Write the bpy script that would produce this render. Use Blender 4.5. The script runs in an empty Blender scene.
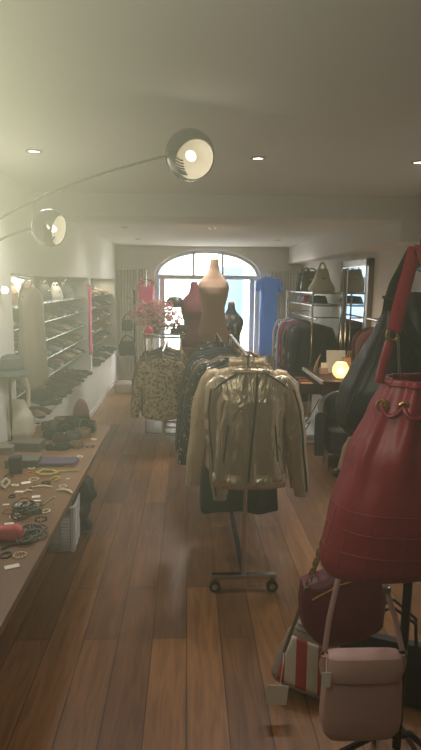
import bpy, bmesh, math, random
from mathutils import Vector, Matrix
random.seed(7)
PI = math.pi
C = bpy.context.scene.collection
R = math.radians

# ------------------------------------------------------------------ camera
F = 563.0
PITCH, YAW, ROLL = R(9.2), R(2.36), R(0.6)
EYE = Vector((0, 0, 1.70))
ROT = Matrix.Rotation(-YAW, 3, 'Z') @ Matrix.Rotation(PI/2 - PITCH, 3, 'X') @ Matrix.Rotation(ROLL, 3, 'Z')
cd = bpy.data.cameras.new('camera'); cam = bpy.data.objects.new('camera', cd); C.objects.link(cam)
cam.matrix_world = Matrix.Translation(EYE) @ ROT.to_4x4()
cd.sensor_fit = 'VERTICAL'; cd.sensor_height = 36.0; cd.lens = 36.0*F/750.0
cd.clip_start = 0.02; cd.clip_end = 200
bpy.context.scene.camera = cam

def at(px, py, Y=None, Z=None, X=None):
    """the place in the shop that shows at this spot of the photograph, on a given plane"""
    d = ROT @ Vector(((px-210.5)/F, -(py-375)/F, -1))
    if Y is not None: t = Y/d.y
    elif Z is not None: t = (Z-EYE.z)/d.z
    else: t = X/d.x
    return EYE + d*t

# ------------------------------------------------------------------ materials
def lin(c):
    return tuple((x/255/12.92 if x <= 10.3 else ((x/255+.055)/1.055)**2.4) for x in c) + (1,)

MATS = {}
def mat(name, col, rough=.6, metal=0, bump=0, bscale=40, var=0.0, vscale=8, emit=None, estr=0, sheen=0):
    if name in MATS: return MATS[name]
    m = bpy.data.materials.new(name); m.use_nodes = True
    nt = m.node_tree; b = nt.nodes['Principled BSDF']
    b.inputs['Base Color'].default_value = lin(col)
    b.inputs['Roughness'].default_value = rough
    b.inputs['Metallic'].default_value = metal
    if sheen: b.inputs['Sheen Weight'].default_value = sheen
    tc = nt.nodes.new('ShaderNodeTexCoord')
    if var:
        n = nt.nodes.new('ShaderNodeTexNoise'); n.inputs['Scale'].default_value = vscale
        nt.links.new(tc.outputs['Object'], n.inputs['Vector'])
        mx = nt.nodes.new('ShaderNodeMix'); mx.data_type = 'RGBA'
        c = lin(col)
        mx.inputs['A'].default_value = tuple(x*(1-var) for x in c[:3]) + (1,)
        mx.inputs['B'].default_value = tuple(min(1, x*(1+var)) for x in c[:3]) + (1,)
        nt.links.new(n.outputs['Fac'], mx.inputs['Factor'])
        nt.links.new(mx.outputs['Result'], b.inputs['Base Color'])
    if bump:
        n2 = nt.nodes.new('ShaderNodeTexNoise'); n2.inputs['Scale'].default_value = bscale
        n2.inputs['Detail'].default_value = 4
        nt.links.new(tc.outputs['Object'], n2.inputs['Vector'])
        bp = nt.nodes.new('ShaderNodeBump'); bp.inputs['Strength'].default_value = bump
        bp.inputs['Distance'].default_value = .01
        nt.links.new(n2.outputs['Fac'], bp.inputs['Height'])
        nt.links.new(bp.outputs['Normal'], b.inputs['Normal'])
    if emit:
        b.inputs['Emission Color'].default_value = lin(emit); b.inputs['Emission Strength'].default_value = estr
    MATS[name] = m
    return m

def spotmat(name, scale, stops, rough=.7, metal=0, feature='F1', out='Distance'):
    """a printed or sequinned cloth: cells through a colour ramp"""
    m = bpy.data.materials.new(name); m.use_nodes = True
    nt = m.node_tree; b = nt.nodes['Principled BSDF']
    tc = nt.nodes.new('ShaderNodeTexCoord')
    nz = nt.nodes.new('ShaderNodeTexNoise'); nz.inputs['Scale'].default_value = scale*.7
    nt.links.new(tc.outputs['Object'], nz.inputs['Vector'])
    ad = nt.nodes.new('ShaderNodeMix'); ad.data_type = 'VECTOR'; ad.inputs['Factor'].default_value = .03
    nt.links.new(tc.outputs['Object'], ad.inputs['A']); nt.links.new(nz.outputs['Color'], ad.inputs['B'])
    v = nt.nodes.new('ShaderNodeTexVoronoi'); v.inputs['Scale'].default_value = scale; v.feature = feature
    nt.links.new(ad.outputs['Result'], v.inputs['Vector'])
    cr = nt.nodes.new('ShaderNodeValToRGB'); cr.color_ramp.interpolation = 'CONSTANT'
    e = cr.color_ramp.elements
    e[0].position = stops[0][0]; e[0].color = lin(stops[0][1])
    e[1].position = stops[1][0]; e[1].color = lin(stops[1][1])
    for p, c in stops[2:]:
        k = e.new(p); k.color = lin(c)
    if out == 'Distance': nt.links.new(v.outputs['Distance'], cr.inputs['Fac'])
    else:
        sp = nt.nodes.new('ShaderNodeSeparateColor'); nt.links.new(v.outputs['Color'], sp.inputs['Color'])
        nt.links.new(sp.outputs['Red'], cr.inputs['Fac'])
    nt.links.new(cr.outputs['Color'], b.inputs['Base Color'])
    b.inputs['Roughness'].default_value = rough; b.inputs['Metallic'].default_value = metal
    MATS[name] = m
    return m

def plankmat():
    m = bpy.data.materials.new('wood_planks'); m.use_nodes = True
    nt = m.node_tree; b = nt.nodes['Principled BSDF']; L = nt.links.new
    tc = nt.nodes.new('ShaderNodeTexCoord')
    mp = nt.nodes.new('ShaderNodeMapping'); mp.inputs['Rotation'].default_value = (0, 0, R(90))
    L(tc.outputs['Object'], mp.inputs['Vector'])
    br = nt.nodes.new('ShaderNodeTexBrick')
    br.inputs['Scale'].default_value = 1; br.inputs['Brick Width'].default_value = 1.25
    br.inputs['Row Height'].default_value = .165; br.inputs['Mortar Size'].default_value = .002
    br.inputs['Color1'].default_value = lin((160, 110, 64)); br.inputs['Color2'].default_value = lin((120, 79, 45))
    br.inputs['Mortar'].default_value = lin((44, 28, 18)); br.offset = .37
    L(mp.outputs['Vector'], br.inputs['Vector'])
    ms = nt.nodes.new('ShaderNodeMapping'); ms.inputs['Scale'].default_value = (14, 1.3, 1)
    L(tc.outputs['Object'], ms.inputs['Vector'])
    n = nt.nodes.new('ShaderNodeTexNoise'); n.inputs['Scale'].default_value = 2.2; n.inputs['Detail'].default_value = 7
    n.inputs['Distortion'].default_value = 1.4
    L(ms.outputs['Vector'], n.inputs['Vector'])
    cr = nt.nodes.new('ShaderNodeValToRGB')
    cr.color_ramp.elements[0].position = .32; cr.color_ramp.elements[0].color = (.58, .54, .50, 1)
    cr.color_ramp.elements[1].position = .68; cr.color_ramp.elements[1].color = (1.15, 1.13, 1.12, 1)
    L(n.outputs['Fac'], cr.inputs['Fac'])
    mx = nt.nodes.new('ShaderNodeMix'); mx.data_type = 'RGBA'; mx.blend_type = 'MULTIPLY'; mx.inputs['Factor'].default_value = .8
    L(br.outputs['Color'], mx.inputs['A']); L(cr.outputs['Color'], mx.inputs['B'])
    L(mx.outputs['Result'], b.inputs['Base Color'])
    b.inputs['Roughness'].default_value = .42
    bp = nt.nodes.new('ShaderNodeBump'); bp.inputs['Strength'].default_value = .12; bp.inputs['Distance'].default_value = .004
    L(br.outputs['Fac'], bp.inputs['Height']); bp.invert = True
    L(bp.outputs['Normal'], b.inputs['Normal'])
    MATS['planks'] = m
    return m

def stripemat(name, c1, c2, width, axis=0):
    m = bpy.data.materials.new(name); m.use_nodes = True
    nt = m.node_tree; b = nt.nodes['Principled BSDF']; L = nt.links.new
    tc = nt.nodes.new('ShaderNodeTexCoord'); sp = nt.nodes.new('ShaderNodeSeparateXYZ')
    L(tc.outputs['Object'], sp.inputs['Vector'])
    a = nt.nodes.new('ShaderNodeMath'); a.operation = 'PINGPONG'; a.inputs[1].default_value = width
    L(sp.outputs[axis], a.inputs[0])
    g = nt.nodes.new('ShaderNodeMath'); g.operation = 'GREATER_THAN'; g.inputs[1].default_value = width/2
    L(a.outputs[0], g.inputs[0])
    mx = nt.nodes.new('ShaderNodeMix'); mx.data_type = 'RGBA'
    mx.inputs['A'].default_value = lin(c1); mx.inputs['B'].default_value = lin(c2)
    L(g.outputs[0], mx.inputs['Factor']); L(mx.outputs['Result'], b.inputs['Base Color'])
    b.inputs['Roughness'].default_value = .7
    MATS[name] = m
    return m

def veilglass():  # diffuse share mixed into the glass stands in for the glare veil
    m = bpy.data.materials.new('veiled_shop_window_glass'); m.use_nodes = True
    nt = m.node_tree; L = nt.links.new
    for n in list(nt.nodes): nt.nodes.remove(n)
    o = nt.nodes.new('ShaderNodeOutputMaterial')
    t = nt.nodes.new('ShaderNodeBsdfTransparent')
    d = nt.nodes.new('ShaderNodeBsdfDiffuse'); d.inputs['Color'].default_value = (.85, .83, .70, 1)
    mx = nt.nodes.new('ShaderNodeMixShader'); mx.inputs[0].default_value = .10
    L(t.outputs[0], mx.inputs[1]); L(d.outputs[0], mx.inputs[2]); L(mx.outputs[0], o.inputs['Surface'])
    return m

def clearglass(name, tint=(1, 1, 1), fac=.08):
    m = bpy.data.materials.new(name); m.use_nodes = True
    nt = m.node_tree; L = nt.links.new
    for n in list(nt.nodes): nt.nodes.remove(n)
    o = nt.nodes.new('ShaderNodeOutputMaterial')
    t = nt.nodes.new('ShaderNodeBsdfTransparent'); t.inputs['Color'].default_value = tint + (1,)
    d = nt.nodes.new('ShaderNodeBsdfGlossy'); d.inputs['Roughness'].default_value = .05
    mx = nt.nodes.new('ShaderNodeMixShader'); mx.inputs[0].default_value = fac
    L(t.outputs[0], mx.inputs[1]); L(d.outputs[0], mx.inputs[2]); L(mx.outputs[0], o.inputs['Surface'])
    return m

PAINT = mat('white_wall_paint', (214, 210, 200), .85, bump=.05, bscale=120, var=.02)
CEIL = mat('white_ceiling_paint', (212, 209, 202), .9, var=.02, vscale=2)
PLANK = plankmat()
CHROME = mat('chrome', (200, 198, 192), .18, 1)
STEEL = mat('brushed_steel', (150, 148, 142), .35, 1)
BLACKM = mat('black_metal', (22, 22, 23), .4, .5)
GOLD = mat('gold_metal', (214, 176, 104), .22, 1)
WOODH = mat('hanger_wood', (176, 128, 78), .45, var=.15, vscale=20)
WALNUT = mat('dark_walnut', (74, 48, 34), .4, var=.3, vscale=14)
TABLEW = mat('table_oak', (122, 88, 58), .42, var=.22, vscale=9, bump=.04, bscale=60)
WHITE = mat('white_lacquer', (218, 216, 210), .4)
FRAMEW = mat('grey_white_window_paint', (212, 216, 220), .5)
RADM = mat('radiator_enamel', (206, 202, 190), .4)
BLACKF = mat('black_cloth', (22, 22, 25), .9, bump=.06, bscale=25, var=.2)
CHAR = mat('charcoal_cloth', (44, 44, 48), .9, bump=.06, var=.2)
BLKL = mat('black_leather', (15, 15, 16), .45, bump=.05, bscale=14, var=.1)
REDL = mat('red_leather', (136, 28, 44), .42, bump=.16, bscale=22, var=.14, vscale=6)
DREDL = mat('dark_red_leather', (100, 20, 36), .5, bump=.2, bscale=60, var=.15)
PINKL = mat('dusty_pink_leather', (204, 160, 150), .5, bump=.08, bscale=120, var=.05)
TAUPE = mat('taupe_fabric', (150, 134, 116), .8, bump=.2, bscale=80, var=.1)
CREAMT = mat('cream_card', (232, 224, 204), .8)
MIRROR = mat('mirror_glass', (225, 228, 228), .02, 1)
CLEAR = clearglass('clear_glass')
SHELFG = clearglass('shelf_glass', (.8, .88, .86), .15)

# ------------------------------------------------------------------ mesh builder
class MB:
    def __init__(s): s.v = []; s.f = []
    def add(s, vs, fs):
        o = len(s.v); s.v += [tuple(v) for v in vs]; s.f += [tuple(i+o for i in f) for f in fs]
        return s
    def box(s, x0, x1, y0, y1, z0, z1):
        v = [(x, y, z) for z in (z0, z1) for y in (y0, y1) for x in (x0, x1)]
        return s.add(v, [(0, 2, 3, 1), (4, 5, 7, 6), (0, 1, 5, 4), (2, 6, 7, 3), (0, 4, 6, 2), (1, 3, 7, 5)])
    def loft(s, rings, cap0=True, cap1=True, closed=True):
        n = len(rings[0]); v = [p for r in rings for p in r]; f = []
        for i in range(len(rings)-1):
            for j in range(n if closed else n-1):
                a = i*n+j; b = i*n+(j+1) % n
                f.append((a, b, b+n, a+n))
        if cap0: f.append(tuple(range(n-1, -1, -1)))
        if cap1: f.append(tuple(range((len(rings)-1)*n, len(rings)*n)))
        return s.add(v, f)
    def tube(s, pts, r, seg=8, flat=None, closed=False):
        """a rod along a path; r may change along it; flat=(fx, fy) squashes it to a strap"""
        P = [Vector(p) for p in pts]; n = len(P)
        rs = r if isinstance(r, (list, tuple)) else [r]*n
        rings = []; up = None
        for i, p in enumerate(P):
            if closed: t = P[(i+1) % n]-P[i-1]
            else: t = P[min(i+1, n-1)]-P[max(i-1, 0)]
            t.normalize()
            if up is None:
                up = Vector((0, 1, 0)) if abs(t.y) < .9 else Vector((0, 0, 1))
            a = t.cross(up)
            if a.length < 1e-5: a = t.cross(Vector((1, 0, 0)))
            a.normalize(); b = a.cross(t).normalized(); up = b
            fx, fy = flat or (1, 1)
            rings.append([p + a*math.cos(2*PI*k/seg)*rs[i]*fx + b*math.sin(2*PI*k/seg)*rs[i]*fy for k in range(seg)])
        if closed:
            rings.append(rings[0])
            return s.loft(rings, False, False)
        return s.loft(rings)
    def strap(s, pts, w, t):
        return s.tube(pts, 1, 8, flat=(w/2, t/2))
    def lathe(s, prof, seg=24, c=(0, 0, 0), cap0=True, cap1=True):
        rings = [[(c[0]+r*math.cos(2*PI*k/seg), c[1]+r*math.sin(2*PI*k/seg), c[2]+z) for k in range(seg)] for r, z in prof]
        return s.loft(rings, cap0, cap1)
    def torus(s, c, R0, r, seg=20, sr=6, M=None):
        M = M or Matrix.Identity(3)
        pts = [Vector(c)+M @ Vector((R0*math.cos(2*PI*k/seg), R0*math.sin(2*PI*k/seg), 0)) for k in range(seg)]
        return s.tube(pts, r, sr, closed=True)
    def ball(s, c, r, seg=8, rows=5, sc=(1, 1, 1)):
        rings = []
        for i in range(1, rows):
            a = PI*i/rows
            rings.append([(c[0]+r*sc[0]*math.sin(a)*math.cos(2*PI*k/seg), c[1]+r*sc[1]*math.sin(a)*math.sin(2*PI*k/seg), c[2]-r*sc[2]*math.cos(a)) for k in range(seg)])
        return s.loft(rings)
    def build(s, name, m, parent=None, smooth=True, bevel=0, solid=0, loc=None, M=None, ang=38):
        me = bpy.data.meshes.new(name)
        bm = bmesh.new(); vs = [bm.verts.new(v) for v in s.v]
        for f in s.f:
            try: bm.faces.new([vs[i] for i in f])
            except ValueError: pass
        bmesh.ops.remove_doubles(bm, verts=bm.verts, dist=1e-5)
        bmesh.ops.recalc_face_normals(bm, faces=bm.faces)
        if bevel:
            bmesh.ops.bevel(bm, geom=list(bm.edges), offset=bevel, segments=2, profile=.5, affect='EDGES')
        for f in bm.faces: f.smooth = smooth
        for e in bm.edges:
            if len(e.link_faces) == 2 and e.calc_face_angle(0) > R(ang): e.smooth = False
        bm.to_mesh(me); bm.free()
        if M is not None: me.transform(M)
        me.materials.append(m)
        o = bpy.data.objects.new(name, me); C.objects.link(o)
        if parent: o.parent = parent
        if loc is not None: o.location = loc
        if solid:
            md = o.modifiers.new('thickness', 'SOLIDIFY'); md.thickness = solid; md.offset = -1
        return o

def thing(name, label, cat, loc=(0, 0, 0), rz=0, group=None):
    o = bpy.data.objects.new(name, None); C.objects.link(o); o.empty_display_size = .05
    o.location = loc; o.rotation_euler = (0, 0, rz)
    return tag(o, label, cat, group)
def tag(o, label, cat, group=None):
    o['label'] = label; o['category'] = cat
    if group: o['group'] = group
    return o
def struct(o):
    o['kind'] = 'structure'; return o
def dup(root, loc, rz=None, label=None, group=None, scale=None, mat_map=None):
    r = root.copy(); C.objects.link(r); r.location = loc
    if rz is not None: r.rotation_euler = (0, 0, rz)
    if label: r['label'] = label
    if group: r['group'] = group
    if scale: r.scale = scale
    for ch in list(root.children):
        c = ch.copy(); C.objects.link(c); c.parent = r
        for g in ch.children:
            d = g.copy(); C.objects.link(d); d.parent = c
    return r
def sring(cx, cy, z, w, d, n=2.4, N=40, amp=0, k=7, ph=0):
    pts = []
    for j in range(N):
        a = 2*PI*j/N; ca, sa = math.cos(a), math.sin(a)
        q = 1 + amp*math.sin(k*a+ph)
        pts.append((cx + w*q*math.copysign(abs(ca)**(2/n), ca), cy + d*q*math.copysign(abs(sa)**(2/n), sa), z))
    return pts
def lerp(tab, z):
    """smooth interpolation in a table of (z, values...)"""
    for (a, b) in zip(tab, tab[1:]):
        if (a[0] <= z <= b[0]) or (a[0] >= z >= b[0]):
            t = (z-a[0])/(b[0]-a[0]); t = t*t*(3-2*t)*.5 + t*.5
            return [p+(q-p)*t for p, q in zip(a[1:], b[1:])]
    return list(tab[-1][1:]) if abs(z-tab[-1][0]) < abs(z-tab[0][0]) else list(tab[0][1:])
ORD = 'first second third fourth fifth sixth seventh eighth ninth tenth eleventh twelfth thirteenth fourteenth fifteenth sixteenth seventeenth eighteenth nineteenth twentieth'.split()

# ------------------------------------------------------------------ room
XL, XR, YB = -1.24, 2.0, 10.0
YF = 0.8
HC = 2.34      # rear ceiling
HF = 2.41      # ceiling of the front bay
struct(MB().box(-3, 4, -2.6, 10.3, -.1, 0).build('floor', PLANK, smooth=False))
NZ0, NZ1 = .58, 1.76
bays = [(4.06, 7.2), (7.32, 9.72)]
w = MB()
w.box(-1.75, XL, YF, YB+.3, 0, NZ0).box(-1.75, XL, YF, YB+.3, NZ1, 2.9)
w.box(-1.75, XL, YF, bays[0][0], NZ0, NZ1).box(-1.75, XL, bays[0][1], bays[1][0], NZ0, NZ1).box(-1.75, XL, bays[1][1], YB+.3, NZ0, NZ1)
w.box(-1.75, -1.62, bays[0][0], bays[0][1], NZ0, NZ1).box(-1.75, -1.62, bays[1][0], bays[1][1], NZ0, NZ1)
struct(w.build('wall_left', PAINT, smooth=False))
struct(MB().box(XR, XR+.2, YF, YB+.3, 0, 2.9).build('wall_right', PAINT, smooth=False))
# back wall with the arched opening
ax, ar, zs, rise, zsill = .345, .93, 1.83, .465, .30
N = 40
bw = MB()
y0, y1 = YB, YB+.3
bw.box(-1.75, ax-ar, y0, y1, 0, HC+.1).box(ax+ar, XR+.2, y0, y1, 0, HC+.1).box(ax-ar, ax+ar, y0, y1, 0, zsill)
arc = [(ax-ar*math.cos(PI*i/N), zs+rise*math.sin(PI*i/N)) for i in range(N+1)]
for (xa, za), (xb, zb) in zip(arc, arc[1:]):
    v = [(xa, y0, za), (xb, y0, zb), (xb, y0, HC+.1), (xa, y0, HC+.1), (xa, y1, za), (xb, y1, zb), (xb, y1, HC+.1), (xa, y1, HC+.1)]
    bw.add(v, [(0, 1, 2, 3), (7, 6, 5, 4), (0, 4, 5, 1), (3, 2, 6, 7)])
struct(bw.build('wall_back', PAINT, smooth=False))
# ceilings, front step, beam, soffit along the right wall
p0 = at(0, 103, Z=HF-.05); p1 = at(421, 121, Z=HF-.05)
sl = (p1.y-p0.y)/(p1.x-p0.x)
yl = p0.y+sl*(-3-p0.x); yr = p0.y+sl*(4-p0.x)
cf = MB()
v = [(-3, -2.6, HF-.05), (4, -2.6, HF-.05), (4, yr, HF-.05), (-3, yl, HF-.05)]  # camera-side stretch added with the walls to shut out sky light
v += [(x, y, 2.9) for x, y, z in v]
cf.add(v, [(0, 1, 2, 3), (4, 5, 6, 7), (0, 1, 5, 4), (1, 2, 6, 5), (2, 3, 7, 6), (3, 0, 4, 7)])
struct(cf.build('ceiling_entrance', CEIL, smooth=False))
struct(MB().box(-1.75, XR+.2, 1.5, 5.0, HF, HF+.2).build('ceiling_front', CEIL, smooth=False))
struct(MB().box(-1.75, XR+.2, 4.75, YB+.3, HC, HC+.3).build('ceiling_rear', CEIL, smooth=False))
BY0, BY1 = 4.72, 5.3
struct(MB().box(-1.3, XR+.05, BY0, BY1, 2.235, HC+.25).build('trim_beam', CEIL, smooth=False, bevel=.006))
struct(MB().box(1.76, XR+.05, BY0+.004, YB+.05, 2.06, HC+.1).build('trim_soffit', CEIL, smooth=False))
struct(MB().box(1.97, XR+.02, YF, YB, 0, .08).build('baseboard_right', WHITE, smooth=False, bevel=.004))
struct(MB().box(XL-.02, XL+.012, YF, YB, 0, .07).build('baseboard_left', WHITE, smooth=False, bevel=.003))
# unseen walls added round the camera to keep sky light out
STONE = mat('grey_sky_block_render', (96, 92, 84), .9, var=.1)
struct(MB().box(-3.2, -3, -2.6, YF, 0, 2.9).box(-3, -1.45, YF-.02, YF+.1, 0, 2.9).build('wall_sky_block_left', STONE, smooth=False))
struct(MB().box(4, 4.2, -2.6, YF, 0, 2.9).box(2.1, 4, YF-.02, YF+.1, 0, 2.9).build('wall_sky_block_right', STONE, smooth=False))
struct(MB().box(-3.2, 4.2, -2.8, -2.6, 0, 2.9).build('wall_sky_block_rear', STONE, smooth=False))

# shop window pane before the camera
pane = MB().box(-1.45, 2.1, YF+.03, YF+.036, .2, HF-.08).build('window_1', veilglass(), smooth=False)
struct(pane)
fr = MB().box(-1.5, -1.42, YF-.02, YF+.08, .0, HF-.02).box(2.06, 2.14, YF-.02, YF+.08, 0, HF-.02)
fr.box(-1.5, 2.14, YF-.02, YF+.08, .1, .22).box(-1.5, 2.14, YF-.02, YF+.08, HF-.10, HF-.04)
fr.build('window_frame', BLACKM, pane, smooth=False)

# rear arched window
win = MB()
yw0, yw1 = YB+.10, YB+.18
def arcband(mb, a, r, dr):
    for i in range(N):
        q = []
        for k in (i, i+1):
            c, s_ = -math.cos(PI*k/N), math.sin(PI*k/N)
            q.append(((ax+a*c, zs+r*s_), (ax+(a-dr)*c, zs+(r-dr)*s_)))
        (o0, i0), (o1, i1) = q
        vs = [(p[0], y, p[1]) for y in (yw0, yw1) for p in (o0, o1, i1, i0)]
        mb.add(vs, [(0, 1, 2, 3), (7, 6, 5, 4), (3, 2, 6, 7), (0, 4, 5, 1)])
arcband(win, ar+.01, rise+.01, .075)
win.box(ax-ar-.01, ax-ar+.075, yw0, yw1, zsill, zs).box(ax+ar-.075, ax+ar+.01, yw0, yw1, zsill, zs)
win.box(ax-ar, ax+ar, yw0, yw1, zsill, zsill+.08)
wf = struct(win.build('window_2', FRAMEW, smooth=False))
MB().box(ax-ar, ax+ar, yw0-.02, yw1+.01, 1.775, 1.85).build('transom', FRAMEW, wf, smooth=False, bevel=.005)
for xm in (.10, .61):
    MB().box(xm-.02, xm+.02, yw0, yw1, 1.84, zs+rise*math.sqrt(1-((xm-ax)/ar)**2)-.02).build('mullion', FRAMEW, wf, smooth=False)
for xm, hw in ((ax-ar+.13, .045), (.345, .05), (ax+ar-.13, .045)):
    MB().box(xm-hw, xm+hw, yw0+.01, yw1-.01, zsill+.05, 1.79).build('stile', FRAMEW, wf, smooth=False, bevel=.004)
gp = MB(); gv = [(x, YB+.14, z) for x, z in arc] + [(ax+ar, YB+.14, zsill), (ax-ar, YB+.14, zsill)]
gp.add(gv, [tuple(range(len(gv)))]).build('pane', CLEAR, wf, smooth=False)

# street outside
struct(MB().box(-14, 14, 10.3, 30, -.25, -.15).build('street_ground', mat('pale_paving', (190, 186, 178), .8, var=.1), smooth=False))
fac = MB().box(-12, 12, 17, 17.4, -.2, 9)
bd = thing('town_house', 'pale rendered town house across the street behind the arched window', 'building', (0, 17, -.2))
MB().box(-9, 9, 0, .4, 0, 8.5).build('wall', mat('pale_render', (226, 220, 208), .9, var=.04), bd, smooth=False)
WG = mat('street_window_glass', (84, 112, 140), .12, 0, var=.2, vscale=1)
SH = mat('stone_surround', (196, 188, 176), .8)
for fx in (-3.6, -1.2, 1.2, 3.6):
    for fz, fh in ((.9, 1.5), (3.3, 1.7)):
        q = MB().box(fx-.55, fx+.55, -.06, .0, fz-.1, fz+fh+.1).build('window', SH, bd, smooth=False)
        MB().box(fx-.43, fx+.43, -.075, -.05, fz, fz+fh).build('pane', WG, q, smooth=False)
MB().box(-9, 9, -.15, 0, 2.85, 3.0).build('ledge', SH, bd, smooth=False)

# ------------------------------------------------------------------ lights
def light(kind, name, loc, energy, col=(1, 1, 1), size=.1, rot=None, spot=None):
    l = bpy.data.lights.new(name, kind); l.energy = energy; l.color = col
    if kind == 'AREA': l.size = size
    elif kind in ('POINT', 'SPOT'): l.shadow_soft_size = size
    if spot: l.spot_size = R(spot); l.spot_blend = .6
    o = bpy.data.objects.new(name, l); C.objects.link(o); o.location = loc
    if rot: o.rotation_euler = rot
    return o
W = bpy.data.worlds.new('sky'); bpy.context.scene.world = W; W.use_nodes = True
bgn = W.node_tree.nodes['Background']; bgn.inputs[0].default_value = (.86, .93, 1, 1); bgn.inputs[1].default_value = 14.0
LENS = mat('lamp_glow', (255, 240, 210), .5, emit=(255, 236, 205), estr=6)
WK = 1.9
def downlight(px, py, z, label, watt):
    p = at(px, py, Z=z)
    t = thing('recessed_downlight', label, 'ceiling light', (p.x, p.y, z))
    MB().lathe([(.046, 0), (.046, -.004), (.034, -.007), (.032, 0)], 28, cap0=False, cap1=False).build('trim_ring', STEEL, t)
    MB().lathe([(.033, -.001), (.02, -.002), (.001, -.003)], 24, cap0=False).build('lamp', LENS, t)
    light('SPOT', 'downlight_beam', (p.x, p.y, z-.02), watt*WK, (1, .99, .97), .11, spot=160)
downlight(34, 151, HF, 'small lit ceiling spot left of the upper globe lamp', 26)
downlight(258, 158, HF, 'small lit ceiling spot right of the upper globe lamp', 26)
downlight(419, 162, HF, 'ceiling spot at the far right above the red bag', 20)
bag_fill_spot = thing('recessed_downlight', 'added unseen ceiling spot brightening the bag display close behind the shop window', 'ceiling light', (.05, 1.0, HF-.05))
MB().lathe([(.046, 0), (.046, -.004), (.034, -.007), (.032, 0)], 28, cap0=False, cap1=False).build('trim_ring', STEEL, bag_fill_spot)
MB().lathe([(.033, -.001), (.02, -.002), (.001, -.003)], 24, cap0=False).build('lamp', LENS, bag_fill_spot)
light('SPOT', 'downlight_beam', (.05, 1.0, HF-.07), 11, (1, .97, .92), .12, spot=150)  # added spot above the view, there to brighten the bags
downlight(124, 227, HC, 'tiny ceiling spot nearest the left wall in the rear room', 5)
downlight(138, 239, HC, 'tiny ceiling spot near the pink top and the radiator', 6)
downlight(212, 228, HC, 'tiny ceiling spot in front of the arch above the beige bust', 48)
downlight(278, 240, HC, 'tiny ceiling spot above the blue dress', 10)

# ------------------------------------------------------------------ arc lamp
LCHROME = mat('smoked_chrome', (168, 165, 156), .15, 1)
BULB = mat('spot_bulb_glow', (255, 240, 215), .5, emit=(255, 234, 200), estr=2.2)
LIN = mat('cream_reflector', (226, 222, 212), .5)
h1 = at(190, 155, Y=2.3); h2 = at(50, 228, Y=2.25)
base = Vector((-.98, 2.3, .60))
al = thing('globe_arc_lamp', 'chrome arc lamp with two globe heads on thin arms at upper left', 'lamp', base)
L0 = lambda p: Vector(p)-base
MB().lathe([(.11, 0), (.11, .012), (.03, .03), (.012, .04)], 28).build('base', CHROME, al)
MB().tube([(0, 0, .03), (0, 0, .9), (0, 0, 1.35)], .011, 10).build('pole', CHROME, al)
def arm(p, z):
    q = L0(p); s = Vector((0, 0, z)); pts = []
    for i in range(15):
        t = i/14; b = s.lerp(q, t); b.z += .05*math.sin(PI*t); pts.append(b)
    MB().tube(pts, .005, 8).build('arm', CHROME, al)
arm(h1-Vector((.075, 0, .0)), 1.2); arm(h2-Vector((.06, 0, .0)), 1.05)
def head(p, r, axis, watt):
    M = Vector((0, 0, -1)).rotation_difference(Vector(axis).normalized()).to_matrix().to_4x4()
    prof = []
    for i in range(0, 19):
        a = PI*i/26; prof.append((max(.0005, r*math.sin(a)), r*math.cos(a)))
    sh = MB().lathe(prof, 36, cap0=True, cap1=False).build('globe_shade', LCHROME, al, M=M, loc=L0(p))
    prof2 = [(x*.95, z*.95) for x, z in prof]
    MB().lathe(prof2, 36, cap0=True, cap1=False).build('reflector', LIN, sh, M=M)
    n = MB()
    for k in range(7):
        a = .6 + k*.16
        n.tube([(.8*r*math.sin(a)*math.cos(.0+b_), .8*r*math.sin(a)*math.sin(b_), .8*r*math.cos(a)) for b_ in (1.9, 2.2, 2.5, 2.8, 3.1)], .003, 6)
    n.build('vent_slat', BLACKM, sh, M=M)
    MB().ball((0, 0, -.1*r), .20*r, 14, 8, (1, 1, 1.5)).build('bulb', BULB, sh, M=M)
    light('POINT', 'lamp_bulb_light', Vector(p)+Vector(axis).normalized()*r*.75, watt, (1, .92, .80), .03)
head(h1, .097, (.35, -.8, -.5), .22)
head(h2, .070, (.85, -.22, -.2), .06)
sc = at(-2, 290, X=XL)  # bright spot at the left edge, built as a glowing ball
wl = thing('glow_ball', 'small glowing round ball at the left edge above the hat', 'lamp', (XL, sc.y, sc.z))
MB().tube([(0, 0, 0), (.03, 0, 0)], .03, 16).build('backplate', CHROME, wl)
MB().ball((.045, 0, 0), .022, 16, 10).build('bulb', LENS, wl)

# added unseen tube lamp, raking over the pane to make the glare veil
TX, TY, TZ0, TZ1 = -.46, .60, 1.62, 2.22
pt = thing('veil_helper_lamp', 'added unseen tube lamp lighting the shop window pane for its glare veil', 'lamp', (TX, TY, TZ0))
MB().tube([(0, 0, .02), (0, 0, TZ1-TZ0)], .016, 14).build('tube', mat('veil_helper_glow', (255, 250, 225), .5, emit=(255, 248, 205), estr=2), pt)
MB().tube([(0, 0, TZ1-TZ0), (0, 0, HF-.05-TZ0)], .006, 8).build('rod', BLACKM, pt)
MB().tube([(-.02, -.02, 0), (-.02, -.02, TZ1-TZ0+.02)], .022, 12).build('back_shield', BLACKM, pt)
al_ = light('AREA', 'veil_helper_light', (TX+.02, TY+.02, (TZ0+TZ1)/2), 4.2, (.97, 1, .78), .03)
al_.data.shape = 'RECTANGLE'; al_.data.size = .03; al_.data.size_y = TZ1-TZ0
al_.rotation_euler = Vector((.55, .75, .0)).to_track_quat('-Z', 'Z').to_euler()

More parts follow.
